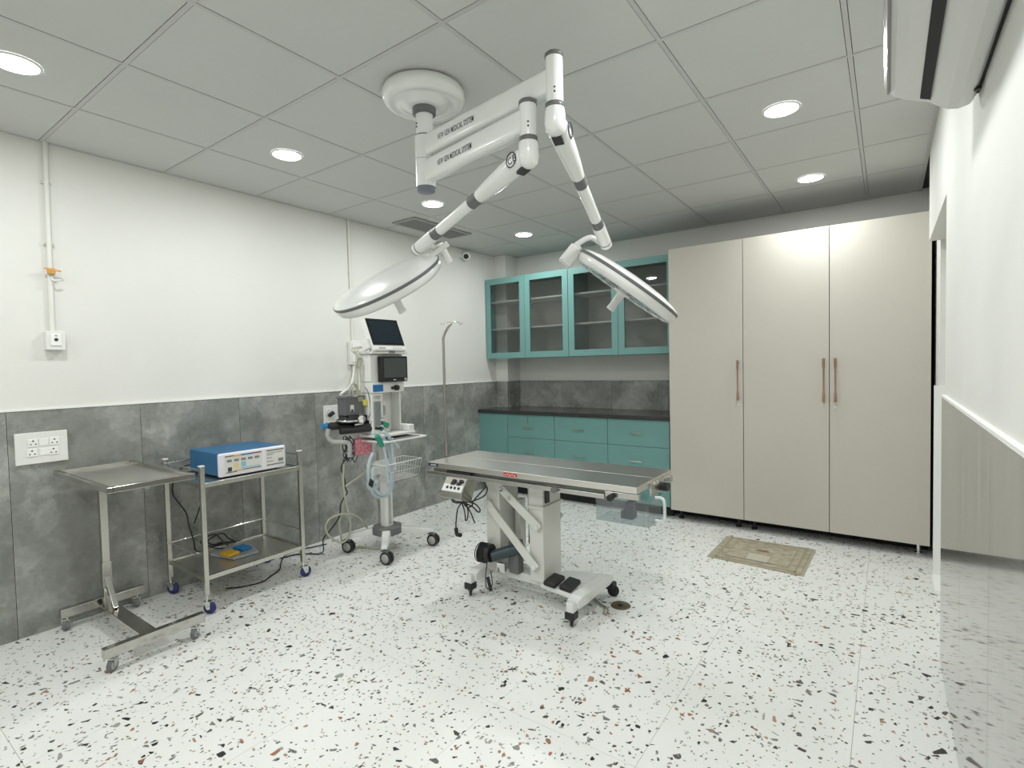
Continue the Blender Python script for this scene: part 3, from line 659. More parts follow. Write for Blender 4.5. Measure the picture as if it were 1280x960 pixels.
# mat
mt = thing('door_mat', 'beige patterned woven mat lying in front of the wardrobes', 'mat', (3.0, 4.02, 0))
a_, b_, c_, d_ = [V(q) for q in ((2.715, 4.285, 0), (3.285, 4.300, 0), (3.270, 3.735, 0), (2.705, 3.765, 0))]
up = V((0, 0, .007))
M().add([a_, b_, c_, d_, a_+up, b_+up, c_+up, d_+up], [(0, 1, 2, 3), (7, 6, 5, 4), (0, 4, 5, 1), (1, 5, 6, 2), (2, 6, 7, 3), (3, 7, 4, 0)]).build('pile', MAT, mt)
def mq(s, t_): return (d_.lerp(c_, s)).lerp(a_.lerp(b_, s), t_)+V((0, 0, .0085))
bd = M()
for (s0, t0, s1, t1) in ((.05, .05, .95, .07), (.05, .93, .95, .95), (.05, .05, .07, .95), (.93, .05, .95, .95), (.14, .16, .86, .175), (.14, .82, .86, .835), (.14, .16, .15, .83), (.85, .16, .86, .83)):
    bd.add([mq(s0, t0), mq(s1, t0), mq(s1, t1), mq(s0, t1)], [(0, 1, 2, 3)])
bd.build('border_pattern', mat('mat_brown', (.33, .29, .20), .95), mt)
bd = M().add([mq(.38, .15), mq(.62, .15), mq(.62, .42), mq(.38, .42)], [(0, 1, 2, 3)]); bd.build('centre_pattern', mat('mat_pale', (.52, .49, .39), .95), mt)
bd = M().add([mq(.42, .55), mq(.58, .55), mq(.56, .62), mq(.44, .62)], [(0, 1, 2, 3)]); bd.build('centre_motif', mat('mat_red', (.26, .15, .09), .95), mt)
fr = M()
for k in range(60):
    for s_, o_ in ((0, -1), (1, 1)):
        p_ = mq(s_, k/59); fr.bar(p_-V((0, 0, .005)), p_+V((o_*.022, random.uniform(-.004, .004), -.0065)), .004, .002)
fo = fr.build('fringe', mat('fringe_cream', (.50, .47, .36), .95), mt); fo['kind'] = 'stuff'

# ================================================================ WALL FITTINGS
def socket_plate(name, lab, y0, y1, z0, z1, dx, nx, nz, m=WHITE2, parts=True, gz=None):
    t = thing(name, lab, 'socket', (.012, (y0+y1)/2, (z0+z1)/2), 'wall sockets')
    x0 = DT if z1 < 1.25 else 0
    M().box(x0, x0+dx, y0, y1, z0, z1).build('plate', m, t, .003)
    return t, x0+dx
t, xf = socket_plate('wall_socket', 'large white four-socket panel on the grey tiles at far left', .700, .917, .915, 1.083, .014, 2, 2)
for i in range(2):
    for j in range(2):
        yc = .772+i*.088-(.006*(j == 0)); zc = 1.028-.052*(1-j)
        s_ = M().box(xf, xf+.004, yc-.021, yc+.021, zc-.021, zc+.021).build('socket', TRIMW, t, .002)
        for dy, dz, r_ in ((0, .010, .0042), (-.010, -.008, .0036), (.010, -.008, .0036)): M().cyl((xf+.0035, yc+dy, zc+dz), (xf+.0046, yc+dy, zc+dz), r_, n=10).build('pin_hole', INK, s_)
for j in range(2):
    zc = 1.028-.052*(1-j); M().box(xf, xf+.0035, .7965, .835, zc-.019, zc+.019).build('blank_switch', TRIMW, t, .0015)
t, xf = socket_plate('wall_socket', 'small square white socket box high on the wall under the valved conduit', .844, .926, 1.523, 1.625, .045, 1, 1)
s_ = M().box(xf, xf+.006, .862, .908, 1.545, 1.610).build('socket', TRIMW, t, .003)
M().cyl((xf+.005, .885, 1.578), (xf+.008, .885, 1.578), .009, n=14).build('pin_hole', INK, s_)
M().cyl((xf+.005, .885, 1.60), (xf+.008, .885, 1.60), .005, n=12).build('screw', GREYW, s_)
t, xf = socket_plate('wall_switch', 'tall white switch box on the wall behind the machine cables', 2.812, 2.940, 1.42, 1.62, .04, 1, 1)
M().box(xf, xf+.005, 2.83, 2.922, 1.53, 1.60).build('switch', TRIMW, t, .002); M().box(xf, xf+.005, 2.83, 2.922, 1.44, 1.51).build('socket', TRIMW, t, .002)
M().cyl((xf+.004, 2.90, 1.565), (xf+.012, 2.90, 1.565), .009, n=12).build('knob', DGREY, t)
t, xf = socket_plate('wall_socket', 'white socket plate on the grey tiles behind the grey flow box', 2.545, 2.70, .905, 1.09, .014, 1, 1)
for zc in (1.04, .96):
    s_ = M().box(xf, xf+.004, 2.565, 2.61, zc-.024, zc+.024).build('socket', TRIMW, t, .002)
    for dy, dz in ((0, .01), (-.01, -.008), (.01, -.008)): M().cyl((xf+.0035, 2.5875+dy, zc+dz), (xf+.0046, 2.5875+dy, zc+dz), .004, n=8).build('pin_hole', INK, s_)
M().obox((.045, 2.60, 1.02), (.014, 0, 0), (0, .022, .012), (0, -.006, .012)).build('plug', BLACK, t, .003)
# conduits
c1 = thing('wall_conduit', 'white conduit pipe with an orange brass valve running down the left wall', 'pipe', (0, .882, H), 'wall conduits')
M().cyl((.012, .890, H), (.012, .880, 1.626), .0125, n=14).build('pipe', PIPEW, c1)
for z in (2.43, 2.10): M().box(0, .02, .862, .905, z-.008, z+.008).build('clip', PIPEW, c1, .002); M().cyl((.02, .868, z), (.023, .868, z), .004, n=8).cyl((.02, .899, z), (.023, .899, z), .004, n=8).build('screw', GREYW, c1)
zv = 1.943
v_ = M().box(.02, .05, .868, .898, zv-.012, zv+.02).build('valve_body', BRASS, c1, .004)
M().bar((.045, .852, zv+.018), (.045, .922, zv+.008), .012, .008).build('valve_lever', mat('orange_lever', (.75, .35, .08), .4), v_)
M().tube(crv([(.03, .883, zv-.03), (.05, .89, zv-.045), (.05, .92, zv-.04)]), .005, 8).build('spout', PIPEW, v_)
c2 = thing('wall_conduit', 'thin white conduit running from the ceiling to the box behind the machine', 'pipe', (0, 2.853, H), 'wall conduits')
M().cyl((.010, 2.853, H), (.010, 2.858, 1.62), .010, n=12).build('pipe', PIPEW, c2)
for z in (2.2,): M().cyl((.010, 2.855, z-.012), (.010, 2.855, z+.012), .014, n=12).build('coupling', PIPEW, c2)
M().cyl((.014, 2.853, 1.42), (.014, 2.853, 1.2), .009, n=12).build('lower_pipe', PIPEW, c2)
# security camera
cm = thing('security_camera', 'small white round security camera on the left wall near the ceiling corner', 'camera', (0, 4.33, 2.57))
M().cyl((0, 4.32, 2.585), (.02, 4.32, 2.585), .042, n=24).build('mount', WHITE2, cm)
cdir = (V((2.2, 1.2, 1.0))-V((.06, 4.335, 2.56))).normalized(); cc = V((.055, 4.33, 2.562))
M().lathe(cc, cdir, [(0, -.04), (.026, -.037), (.043, -.02), (.048, 0), (.046, .018), (.038, .026), (.028, .024)], 28).build('housing', WHITE2, cm)
M().lathe(cc, cdir, [(.029, .023), (.022, .028), (0, .03)], 24).build('lens', BLACKG, cm)

# ================================================================ AIR CONDITIONER
ac = thing('air_conditioner', 'white split air conditioner on the right wall near the ceiling', 'air conditioner', (XW, 1.55, 2.14))
prof = [(3.926, 2.135), (3.912, 2.112), (3.885, 2.106), (3.860, 2.112), (3.838, 2.128), (3.822, 2.142), (3.815, 2.146), (3.800, 2.152), (3.760, 2.170), (3.735, 2.186), (3.722, 2.202), (3.716, 2.225), (3.712, 2.36), (3.722, 2.42), (3.75, 2.437), (3.926, 2.437)]
ya, yb = 1.13, 2.045
o = M().prism(prof, 1, ya, yb).build('body', mat('ac_white', (.66, .665, .65), .3), ac, .006)
M().prism([(3.8195, 2.139), (3.815, 2.1425), (3.800, 2.1485), (3.7955, 2.1505), (3.7955, 2.155), (3.82, 2.148)], 1, ya+.03, yb-.035).build('air_slot', DARK, ac)
M().prism([(3.7225, 2.198), (3.7145, 2.224), (3.7105, 2.235), (3.708, 2.224), (3.716, 2.198)], 1, ya+.002, yb-.004).build('silver_strip', mat('satin_grey_metal', (.35, .34, .34), .28, 1.), ac, .001)
M().prism([(3.929, 2.128), (3.9215, 2.128), (3.9215, 2.43), (3.929, 2.43)], 1, ya+.02, yb-.03).build('wall_joint_strip', DARK, ac)  # dark strip along the joint between unit and wall
M().box(3.91, 3.925, 1.93, 1.945, 2.108, 2.118).build('clip', BLACK, ac)

# ================================================================ MAYO STAND
my = thing('instrument_stand', 'stainless wheeled stand with one square tray on a single offset post', 'stand', (.4, 1.02, 0))
tx0, tx1, ty0, ty1, tz = .075, .875, .835, 1.205, .875
tz0 = tz-.004
M().box(tx0+.02, tx1-.02, ty0+.02, ty1-.02, tz-.022, tz-.019).build('tray', STEELT, my)
M().box(tx0, tx1, ty0, ty0+.024, tz-.028, tz).build('tray_frame', MIRROR, my, .003); M().box(tx0, tx1, ty1-.024, ty1, tz-.028, tz).build('tray_frame', MIRROR, my, .003)
M().box(tx0, tx0+.024, ty0+.024, ty1-.024, tz-.028, tz).build('tray_frame', MIRROR, my, .003); M().box(tx1-.024, tx1, ty0+.024, ty1-.024, tz-.028, tz).build('tray_frame', MIRROR, my, .003)
px_, py_ = .165, 1.02
M().box(px_-.018, px_+.018, py_-.018, py_+.018, .085, tz-.028).build('post', STEELV, my, .003)
M().box(px_-.02, .80, py_-.012, py_+.012, tz-.05, tz-.027).build('tray_support', STEEL, my, .002)
M().box(px_-.022, px_+.022, py_-.022, py_+.022, .20, .34).build('post_sleeve', STEEL, my, .002)
M().bar((px_+.01, py_, .25), (.29, py_, .105), .026, .026).build('brace', CHROME, my, .003)
M().box(.10, .77, py_-.035, py_+.035, .075, .100).build('base_bar', MIRROR, my, .003)
M().box(.065, .105, .83, 1.225, .070, .118).build('base_rail', MIRROR, my, .003); M().box(.760, .800, .815, 1.255, .070, .118).build('base_rail', MIRROR, my, .003)
for x, y, a in ((.085, .86, -.6), (.775, .86, -.9), (.785, 1.215, -.9), (.085, 1.19, -.7)):
    caster(my, x, y, .072, .030, .022, a, CHROME, DGREY, GREYW)

# ================================================================ TROLLEY
tr = thing('steel_trolley', 'two-shelf stainless steel trolley on blue casters against the left wall', 'trolley', (.31, 1.68, 0))
qx0, qx1, qy0, qy1 = .07, .55, 1.375, 1.985
for x in (qx0, qx1):
    for y in (qy0, qy1):
        M().box(x-.0125, x+.0125, y-.0125, y+.0125, .105, .848).build('post', STEELV, tr, .002)
        M().box(x-.014, x+.014, y-.014, y+.014, .846, .853).build('post_cap', WHITE2, tr, .001)
for zt in (.750, .215):
    s_ = M().box(qx0, qx1, qy0, qy1, zt-.010, zt-.007).build('shelf', STEELT, tr)
    for (a, b2) in (((qx0, qy0), (qx1, qy0)), ((qx1, qy0), (qx1, qy1)), ((qx1, qy1), (qx0, qy1)), ((qx0, qy1), (qx0, qy0))):
        M().bar((*a, zt-.012), (*b2, zt-.012), .016, .026).build('shelf_edge', STEELV, s_, .002)
for zr in (.322, .825):
    M().cyl((qx0, qy0, zr), (qx0, qy1, zr), .0045, n=8).build('guard_rail', CHROME, tr)
    for y in (qy0, qy1): M().cyl((qx0, y, zr), (qx1, y, zr), .0045, n=8).build('guard_rail', CHROME, tr)
for x, y, a in ((qx0, qy0, .5), (qx1, qy0, .5), (qx1, qy1, 1.5), (qx0, qy1, 1.)):
    caster(tr, x, y, .11, .036, .022, a, CHROME, BLUEW, BLUEW)
# electrosurgical unit
es = thing('electrosurgery_unit', 'blue boxy electrosurgery generator with a pale front panel on the trolley', 'medical device', (.28, 1.7, .745))
ex0, ex1, ey0, ey1, ez0, ez1 = .10, .465, 1.500, 1.925, .752, .895
M().box(ex0, ex1, ey0+.004, ey1-.004, ez0+.004, ez1).build('housing', BLUE, es, .006)
bz = M().box(ex1, ex1+.028, ey0, ey1, ez0, ez1-.002).build('front_bezel', LILAC, es, .010, 3)
xf = ex1+.0285
def fr_(y0, y1, z0, z1, m, name, dx=.0006):
    H_ = ez1-ez0; W_ = ey1-ey0
    return M().box(xf-.004, xf+dx, ey0+y0*W_, ey0+y1*W_, ez0+z0*H_, ez0+z1*H_).build(name, m, bz)
fr_(.075, .615, .13, .88, PAPER, 'display_panel'); fr_(.675, .975, .15, .90, PAPER, 'side_panel')
CYAN = mat('cyan_print', (.25, .55, .70), .5); ORG = mat('orange_print', (.80, .42, .06), .5); GRYP = mat('grey_print', (.22, .22, .26), .5); YP = mat('cream_print', (.72, .62, .30), .5)
fr_(.08, .20, .83, .87, INK, 'print_strip', .0012); fr_(.20, .31, .80, .87, ORG, 'print_strip', .0012); fr_(.31, .47, .81, .87, BLUE3, 'print_strip', .0012); fr_(.47, .61, .82, .87, mat('maroon_print', (.25, .04, .06), .5), 'print_strip', .0012)
for k in range(5):
    fr_(.105+k*.1, .175+k*.1, .60, .70, GRYP, 'display_window', .0012)
    fr_(.105+k*.1, .175+k*.1, .34, .54, (PAPER, YP, CYAN, PAPER, PAPER)[k], 'print_block', .0011)
fr_(.115, .17, .20, .38, INK, 'display_window', .0013); fr_(.32, .60, .19, .22, INK, 'print_strip', .0012); fr_(.30, .58, .26, .30, CYAN, 'print_strip', .0012); fr_(.09, .24, .15, .18, INK, 'print_strip', .0012); fr_(.2, .30, .18, .23, ORG, 'print_strip', .0012)
for k in range(3): fr_(.69, .69+(.1, .08, .1)[k], .34+k*.15, .37+k*.15, GRYP, 'print_strip', .0012)
fr_(.69, .96, .82, .86, INK, 'print_strip', .0012); fr_(.87, .95, .30, .44, GRYP, 'print_block', .0012); fr_(.69, .96, .18, .215, INK, 'print_strip', .0012); fr_(.70, .94, .72, .745, GRYP, 'print_strip', .0012)
for x in (.14, .42):
    for y in (1.53, 1.89): M().cyl((x, y, .744), (x, y, .753), .012, n=12).build('rubber_foot', BLACK, es)
# foot switch
fs = thing('foot_switch', 'flat grey foot switch with a yellow and a blue pedal on the lower trolley shelf', 'foot switch', (.30, 1.69, .208))
M().prism([(.205, 1.555), (.415, 1.60), (.425, 1.755), (.30, 1.79), (.16, 1.765), (.14, 1.61)], 2, .209, .225).build('base', mat('footswitch_grey', (.33, .35, .36), .35), fs, .006)
M().obox((.335, 1.615, .235), (.050, .006, 0), (-.004, .036, 0), (0, 0, .010)).build('yellow_pedal', YEL, fs, .006)
M().obox((.305, 1.71, .235), (.050, .006, 0), (-.004, .036, 0), (0, 0, .010)).build('blue_pedal', BLU2, fs, .006)
def cable(lab, pts, r, m=BLACK, name='cable', cat='cable', n=7, group=None):
    o = M().tube(crv(pts), r, n).build(name, m); return tag(o, lab, cat, group)
cable('black cable coiled on the lower trolley shelf behind the foot switch', [(.20, 1.64, .232), (.14, 1.60, .238), (.12, 1.66, .25), (.11, 1.75, .23), (.10, 1.80, .222), (.09, 1.72, .228), (.10, 1.62, .245), (.13, 1.58, .29), (.12, 1.67, .31), (.11, 1.72, .26), (.12, 1.76, .226), (.15, 1.70, .24), (.11, 1.60, .24), (.16, 1.52, .30), (.16, 1.56, .325), (.15, 1.62, .322), (.15, 1.65, .28), (.18, 1.68, .235)], .0045)
cable('black cable hanging in a curve behind the left trolley post from the blue unit', [(.10, 1.54, .79), (.075, 1.51, .79), (.045, 1.48, .775), (.04, 1.43, .70), (.045, 1.42, .62), (.06, 1.45, .55), (.10, 1.47, .49), (.13, 1.47, .42), (.15, 1.485, .32), (.14, 1.50, .25), (.16, 1.55, .225)], .0045)
cable('short black cable looping under the top trolley shelf', [(.09, 1.60, .80), (.05, 1.62, .79), (.045, 1.61, .74), (.055, 1.60, .66), (.09, 1.57, .56), (.12, 1.53, .48), (.13, 1.50, .42)], .004)
cable('black power cable trailing across the floor under the trolley to the wall', [(.30, 1.60, .006), (.36, 1.66, .006), (.40, 1.78, .006), (.36, 1.86, .006), (.30, 1.96, .006), (.22, 2.02, .02), (.20, 2.06, .05), (.14, 2.14, .035), (.10, 2.25, .02), (.09, 2.36, .006), (.12, 2.46, .006)], .0045)

# ================================================================ ANAESTHESIA MACHINE
am = thing('anaesthesia_machine', 'white anaesthesia machine on a four-legged wheeled column by the left wall', 'anaesthesia machine', (.61, 2.66, 0))
hx_, hy_ = .61, 2.66
col = M().box(hx_-.036, hx_+.036, hy_-.036, hy_+.036, .15, .93).build('column', WHITE2, am, .012, 3)
M().box(hx_+.030, hx_+.038, hy_-.012, hy_+.012, .20, .90).build('column_groove', GREYW, col)
n8 = [(hx_+.115*math.cos(PI/8+k*PI/4), hy_+.115*math.sin(PI/8+k*PI/4)) for k in range(8)]
M().prism(n8, 2, .125, .185).build('base_hub', DGREY, am, .008)
for (x, y, a) in ((.393, 2.445, .3), (.83, 2.44, .2), (.835, 2.90, .2), (.36, 2.88, .3)):
    d = V((x-hx_, y-hy_, 0)).normalized(); sd = V((-d.y, d.x, 0)); a0 = V((hx_, hy_, 0))+d*.09; a1 = V((x, y, 0))
    vs = []
    for q, w_, z0, z1 in ((a0, .038, .125, .175), (a1+d*.02, .024, .105, .130)): vs += [q-sd*w_+V((0, 0, z0)), q+sd*w_+V((0, 0, z0)), q+sd*w_*.8+V((0, 0, z1)), q-sd*w_*.8+V((0, 0, z1))]
    M().add(vs, [(3, 2, 1, 0), (4, 5, 6, 7), (0, 1, 5, 4), (1, 2, 6, 5), (2, 3, 7, 6), (3, 0, 4, 7)]).build('leg', WHITE, am, .008)
    caster(am, x, y, .11, .046, .028, a, DGREY, BLACK, GREYW, twin=True)
# body
M().box(.602, .72, 2.458, 2.565, .905, 1.204).build('flow_cabinet', WHITE2, am, .008)
M().box(.58, .605, 2.565, 2.755, .905, 1.204).build('back_panel', WHITE2, am, .006)
M().box(.605, .70, 2.740, 2.754, .905, 1.204).build('side_panel', WHITE2, am, .004)
M().box(.60, .735, 2.455, 2.76, 1.205, 1.285).build('control_panel', WHITE2, am, .006)
M().box(.595, .725, 2.45, 2.76, 1.285, 1.485).build('ventilator_body', WHITE2, am, .008)
M().box(.735, .7365, 2.462, 2.555, 1.215, 1.265).build('blue_sticker', BLUE3, am)
for y, r_ in ((2.64, .011), (2.675, .020)): M().cyl((.735, y, 1.237), (.758, y, 1.237), r_, n=18).build('valve_knob', BLACK, am)
vs_ = M().box(.725, .775, 2.515, 2.765, 1.282, 1.470).build('ventilator_screen', BLACKG, am, .008)
M().box(.774, .7758, 2.535, 2.748, 1.315, 1.455).build('display', SCREEN2, vs_); M().cyl((.774, 2.738, 1.298), (.785, 2.738, 1.298), .011, n=16).build('dial', GREYW, vs_)
M().box(.774, .7755, 2.62, 2.645, 1.294, 1.300).build('maker_mark', PAPER, vs_)
for y in (2.492, 2.525):
    g_ = M().cyl((.72, y, 1.175), (.728, y, 1.175), .0145, n=20).build('pressure_gauge', mat('gauge_face', (.55, .52, .55), .4) if 'gauge_face' not in bpy.data.materials else bpy.data.materials['gauge_face'], am)
    M().bar((.7285, y, 1.175), (.7285, y+.006, 1.184), .002, .001, (1, 0, 0)).build('needle', RED, g_)
fm = M().box(.72, .728, 2.475, 2.535, .965, 1.145).build('flow_meter', mat('flow_grey', (.30, .31, .31), .2), am, .002)
for y in (2.490, 2.508, 2.525): M().cyl((.731, y, .975), (.731, y, 1.135), .004, n=8).build('flow_tube', CLEAR, fm)
for y in (2.493, 2.522): M().cyl((.728, y, .95), (.745, y, .95), .010, n=12).build('flow_knob', BLACK, am)
M().box(.605, .635, 2.60, 2.66, 1.03, 1.10).build('vaporiser_mount', GREYW, am, .004)
M().box(.56, .80, 2.44, 2.80, .888, .906).build('tray_base', WHITE2, am, .004)
M().box(.60, .79, 2.745, 2.80, .906, .955).build('foot_block', WHITE2, am, .006)
M().box(.56, .86, 2.44, 2.86, .855, .868).build('lower_tray', WHITE2, am, .003)
M().box(.655, .85, 2.5, 2.80, .8685, .872).build('tray_liner', DGREY, am)
M().box(.58, .76, 2.44, 2.79, 1.487, 1.503).build('top_shelf', WHITE2, am, .003)
M().box(.755, .775, 2.60, 2.645, 1.495, 1.505).build('shelf_latch', DGREY, am)
# basket
bs = M(); X0, X1, Ya, Yb, Za, Zb = .66, .86, 2.44, 2.80, .575, .700; ins = .02
def rect(z, k): return [(X0+k, Ya+k, z), (X1-k, Ya+k, z), (X1-k, Yb-k, z), (X0+k, Yb-k, z)]
bs.tube(rect(Zb, 0), .0042, 8, closed=True); bs.tube(rect((Za+Zb)/2, ins/2), .0022, 6, closed=True); bs.tube(rect(Za, ins), .0022, 6, closed=True)
for k in range(14):
    y = Ya+(Yb-Ya)*k/13; yb_ = Ya+ins+(Yb-Ya-2*ins)*k/13
    bs.tube([(X0, y, Zb), (X0+ins, yb_, Za), (X1-ins, yb_, Za), (X1, y, Zb)], .0016, 5)
for k in range(8):
    x = X0+(X1-X0)*k/7; xb_ = X0+ins+(X1-X0-2*ins)*k/7
    bs.tube([(x, Ya, Zb), (xb_, Ya+ins, Za), (xb_, Yb-ins, Za), (x, Yb, Zb)], .0016, 5)
bs.build('wire_basket', WHITE, am)
M().box(hx_+.03, X0+.005, 2.52, 2.72, .60, .70).build('basket_bracket', WHITE2, am, .003)
# absorber side: arm, grey flow box, black valve body, gauge
M().bar((.50, 2.46, 1.0), (.50, 2.24, 1.0), .04, .02).build('absorber_arm', CHROME, am, .003)
gb = M().box(.575, .66, 2.275, 2.43, 1.058, 1.19).build('absorber_canister', SMOKE, am, .006)
M().box(.655, .6615, 2.32, 2.35, 1.085, 1.13).build('label', PAPER, gb); M().box(.655, .662, 2.325, 2.345, 1.085, 1.10).build('label_print', INK, gb); M().box(.568, .668, 2.268, 2.437, 1.18, 1.196).build('canister_rim', DGREY, gb, .003)
M().lathe((.60, 2.35, 1.0), (0, 0, 1), [(0, 0), (.07, 0), (.084, .012), (.084, .026), (.068, .034), (.072, .055), (.06, .06), (0, .06)], 36).build('absorber_base', BLACK, am)
M().lathe((.60, 2.35, 1.0), (0, 0, 1), [(.0845, .012), (.088, .018), (.0845, .024)], 36).build('steel_ring', CHROME, am)
gg = M().cyl((.665, 2.405, 1.025), (.685, 2.395, 1.025), .029, n=28).build('pressure_gauge', CHROME, am)
M().cyl((.685, 2.395, 1.025), (.6865, 2.3945, 1.025), .025, n=28).build('gauge_face', TRIMW, gg); M().bar((.6875, 2.394, 1.025), (.6875, 2.400, 1.042), .003, .001, (1, 0, 0)).build('needle', INK, gg)
M().cyl((.56, 2.20, .985), (.60, 2.44, .975), .024, n=18).build('valve_body', BLACK, am)
M().cyl((.66, 2.36, .955), (.70, 2.56, .985), .026, n=18).build('valve_body', BLACK, am)
M().cyl((.65, 2.24, .955), (.70, 2.50, .952), .024, n=18).build('valve_body', BLACK, am)
M().cyl((.70, 2.44, 1.0), (.72, 2.56, 1.012), .014, n=14).build('valve_pipe', CHROME, am)
M().box(.62, .67, 2.45, 2.49, .97, 1.05).build('valve_block', BLACK, am, .006)
M().cyl((.64, 2.36, .985), (.66, 2.42, .985), .02, n=16).build('valve_collar', CHROME, am)
M().cyl((.55, 2.165, .995), (.555, 2.20, .99), .018, n=16).build('blue_cap', mat('cap_blue', (.02, .22, .50), .35), am)
M().cyl((.70, 2.50, .952), (.71, 2.56, .935), .020, n=16).build('green_connector', GREEN, am)
M().cyl((.70, 2.55, .985), (.71, 2.61, .96), .020, n=16).build('green_connector', GREEN, am)
# patient monitor
pm = thing('patient_monitor', 'tilted black-screen patient monitor with a white chin on top of the machine', 'monitor', (.72, 2.6, 1.503))
b0 = V((.775, 2.455, 1.512)); ey = V((0, .305, 0)); ez = V((-.085, -.012, .232)); nn = ey.cross(ez).normalized(); nn = nn if nn.x > 0 else -nn
def mq2(a, c, z, lo=0): return b0+ey*a+ez*c+nn*z
mo_ = M().obox(b0+ey*.5+ez*.5-nn*.03, ey*.5, ez*.5, nn*.03).build('housing', WHITE2, pm, .008)
M().obox(b0+ey*.49+ez*.58+nn*.001, ey*.485, ez*.415, nn*.003).build('bezel', BLACKG, pm, .003)
M().obox(b0+ey*.49+ez*.575+nn*.0035, ey*.42, ez*.345, nn*.001).build('screen', SCREEN, pm)
M().obox(b0+ey*.25+ez*.08+nn*.001, ey*.10, ez*.018, nn*.001).build('maker_mark', GREYW, pm)
for k in range(4): M().obox(b0+ey*(.6+k*.08)+ez*.08+nn*.001, ey*.014, ez*.014, nn*.001).build('button', GREYW, pm)
M().box(.60, .72, 2.53, 2.67, 1.503, 1.55).build('stand_foot', WHITE2, pm, .005)
M().obox(b0+ey*-.06+ez*.25-nn*.05, ey*.05, ez*.16, nn*.03).build('side_port', WHITE2, pm, .005)
# cables and hoses: attached, so they are parts of the machine
_before = set(bpy.data.objects)
for k in range(3):
    o_ = k*.015; l = [(.66-o_, 2.44, 1.54), (.66-o_, 2.40-o_, 1.52), (.655, 2.385+o_, 1.45), (.66, 2.37+o_*1.5, 1.36), (.66, 2.36+o_*2, 1.28), (.665, 2.38+o_, 1.22), (.66, 2.40+o_, 1.15)]
    cable('pale sensor cables hanging beside the patient monitor', l, .005, HOSEY, 'sensor_cable', group='sensor cables beside the monitor')
for k, (yy, zz, r_) in enumerate(((2.405, 1.43, .035), (2.35, 1.235, .045), (2.36, 1.22, .032))):
    l = [V((.665+.006*math.sin(3*i/24*2*PI), yy+r_*.75*math.cos(i/24*2*PI*2), zz+(r_+.004*(i > 12))*math.sin(i/24*2*PI*2))) for i in range(25)]
    tag(M().tube(l, .0045, 6).build('cable_coil', (HOSEY, GREYW, HOSEY)[k]), ('coil of pale sensor cable beside the monitor shelf', 'larger coil of grey sensor cable above the absorber canister', 'inner coil of pale sensor cable above the absorber canister')[k], 'cable')
tag(M().box(.66, .68, 2.425, 2.455, 1.12, 1.16).build('cable_connector', mat('yellow_connector', (.65, .60, .10), .5), None, .004), 'yellow cable connector between the canister and white cabinet', 'connector')
cable('thin black cable curving down the left face of the white cabinet', [(.68, 2.44, 1.25), (.70, 2.45, 1.20), (.705, 2.46, 1.10), (.70, 2.455, 1.05), (.68, 2.44, 1.02)], .003, DGREY)
cable('grey bag hose curving under the absorber arm', [(.57, 2.20, .975), (.56, 2.20, .92), (.57, 2.23, .88), (.60, 2.29, .87), (.62, 2.33, .85), (.62, 2.33, .76)], .016, mat('grey_hose', (.45, .46, .44), .4), 'bag_hose', 'hose', 10)
cable('white conduit hose running from the wall box to the canister', [(.02, 2.86, 1.42), (.06, 2.82, 1.34), (.3, 2.6, 1.25), (.5, 2.36, 1.20)], .010, PIPEW, 'thin_hose', 'hose')
def corr(lab, pts, r, m, name='breathing_hose', group=None):
    c = crv(pts, 30); rr = [r*(1+.10*math.sin(i*2.2)) for i in range(len(c))]
    return tag(M().tube(c, rr, 10).build(name, m), lab, 'hose', group)
gH = 'corrugated breathing hoses'
def hp(l, x): return [P(u, v, 0, x) for u, v in l]
corr('outer pale blue corrugated breathing hose looped in front of the column', hp([(466, 541), (476, 546), (484, 555), (489, 580), (491, 600), (487, 615), (478, 621), (467, 617), (461, 600), (461, 580), (466, 566)], .80), .0125, HOSEB, group=gH)
corr('middle pale blue corrugated breathing hose hanging from the green connector', hp([(479, 539), (486, 546), (490, 560), (491, 585), (488, 606), (480, 617), (471, 614), (466, 600), (467, 584)], .83), .0125, HOSEB, group=gH)
corr('short pale hose branch with a green tip beside the loops', hp([(472, 545), (478, 555), (482, 570), (484, 590), (486, 604)], .86), .011, HOSEB, group=gH)
tag(M().tube([P(471, 545, 0, .86), P(475, 552, 0, .86), P(478, 558, 0, .86)], [.018, .020, .015], 14).build('hose_adapter', GREEN), 'green hose adapter hanging just below the black valve bodies', 'adapter')
tag(M().tube(hp([(490, 548), (494, 554), (499, 560)], .84), [.008, .010, .006], 10).build('mouthpiece', HOSEB), 'small clear tube tip left of the basket rim, pointing down right', 'adapter')
mk = M().lathe(P(467, 606, 0, .82), (1, -.5, .2), [(.012, .03), (.030, .02), (.042, -.01), (.044, -.03)], 20).build('breathing_mask', HOSEB); tag(mk, 'pale blue breathing mask hanging inside the lower hose loop', 'mask')
tag(M().obox(P(464, 604, 0, .86), (0, .014, -.012), (0, .008, .022), (.006, 0, 0)).build('hose_clip', BLACK, None, .003), 'small black clip inside the lower hose loop', 'clip')
pk = thing('pink_pouch', 'pink mesh pouch hanging below the black valve bodies', 'pouch', P(454, 558, 0, .6))
pc = P(453, 558, 0, .6)
M().obox(pc, (.02, .060, .0), (0, 0, .062), (.022, -.006, 0)).build('pouch', PINK, pk, .012, 3)
M().obox(pc+V((.010, .055, 0)), (.004, .012, 0), (0, 0, .058), (.016, -.004, 0)).build('side_fold', mat('dark_pink', (.40, .10, .16), .7), pk, .003)
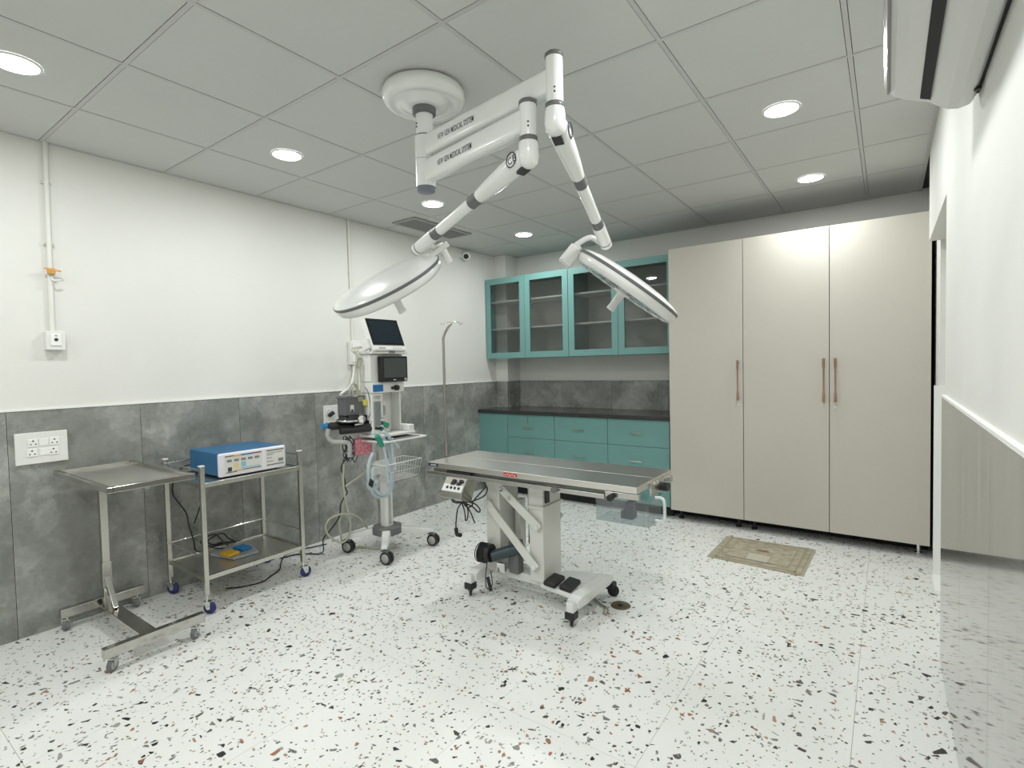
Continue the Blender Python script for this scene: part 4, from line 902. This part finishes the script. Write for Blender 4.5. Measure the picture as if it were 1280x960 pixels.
M().tube([pc+V((0, -.04, .06)), pc+V((0, -.02, .12)), pc+V((0, .03, .06))], .003, 6).build('cord', PINK, pk)
bl = M(); random.seed(3)
for k in range(9):
    a = random.uniform(0, 6); l = []
    c0 = P(434+random.uniform(-2, 3), 556, 0, .58)
    for i in range(7): l.append(c0+V((.02*math.sin(a+i), .03*math.sin(a*2+i*1.3), .055-.028*i+.012*math.cos(a+i*2))))
    bl.tube(crv(l, 5), .0035, 6)
bl.tube(crv(hp([(436, 570), (447, 566), (444, 578), (440, 572)], .58), 6), .0035, 6)
tag(bl.build('cable_bundle', BLACK), 'tangled bundle of black cable tied up left of the pink pouch', 'cable')
BC = cable('black cable winding down from the bundle and along the floor to the wall', hp([(434, 572), (428, 580), (427, 588), (431, 600), (432, 610), (434, 616), (430, 622), (426, 630), (425, 642), (422, 650), (412, 664), (404, 674)], .42)+[V((.30, 2.30, .02)), V((.18, 2.24, .008)), V((.12, 2.18, .006)), V((.10, 2.08, .006))], .0048); BC['free'] = 1
cable('cream gas hose hanging from the machine and looping in a wide circle near the floor', hp([(430, 580), (429, 600), (431, 620), (434, 635), (438, 655), (436, 670), (428, 678), (418, 675), (409, 667), (407, 657), (413, 648), (425, 643), (440, 643), (450, 648), (457, 657), (460, 662)], .44), .0075, HOSEY, 'gas_hose', 'hose', 9)
cable('short cream gas hose running slantwise from the hose loops towards the wall', hp([(459, 588), (450, 595), (440, 602), (432, 608)], .46), .007, HOSEY, 'gas_hose', 'hose', 9)
cable('cream gas hose dropping inside the circle and lying on the floor behind the casters', hp([(427, 590), (430, 620), (428, 640), (424, 655), (426, 667)], .40)+[V((.36, 2.45, .03)), V((.42, 2.56, .010)), V((.55, 2.60, .010)), V((.66, 2.70, .010))], .0075, HOSEY, 'gas_hose', 'hose', 9)

for o in list(bpy.data.objects):
    if o in _before or o.parent or o.name.startswith(('pink_pouch', 'cable_bundle')) or o.get('free'): continue
    for v in o.data.vertices: v.co -= OFF[am.name]
    o.parent = am
    if 'category' in o: del o['category']
    if 'group' in o: del o['group']
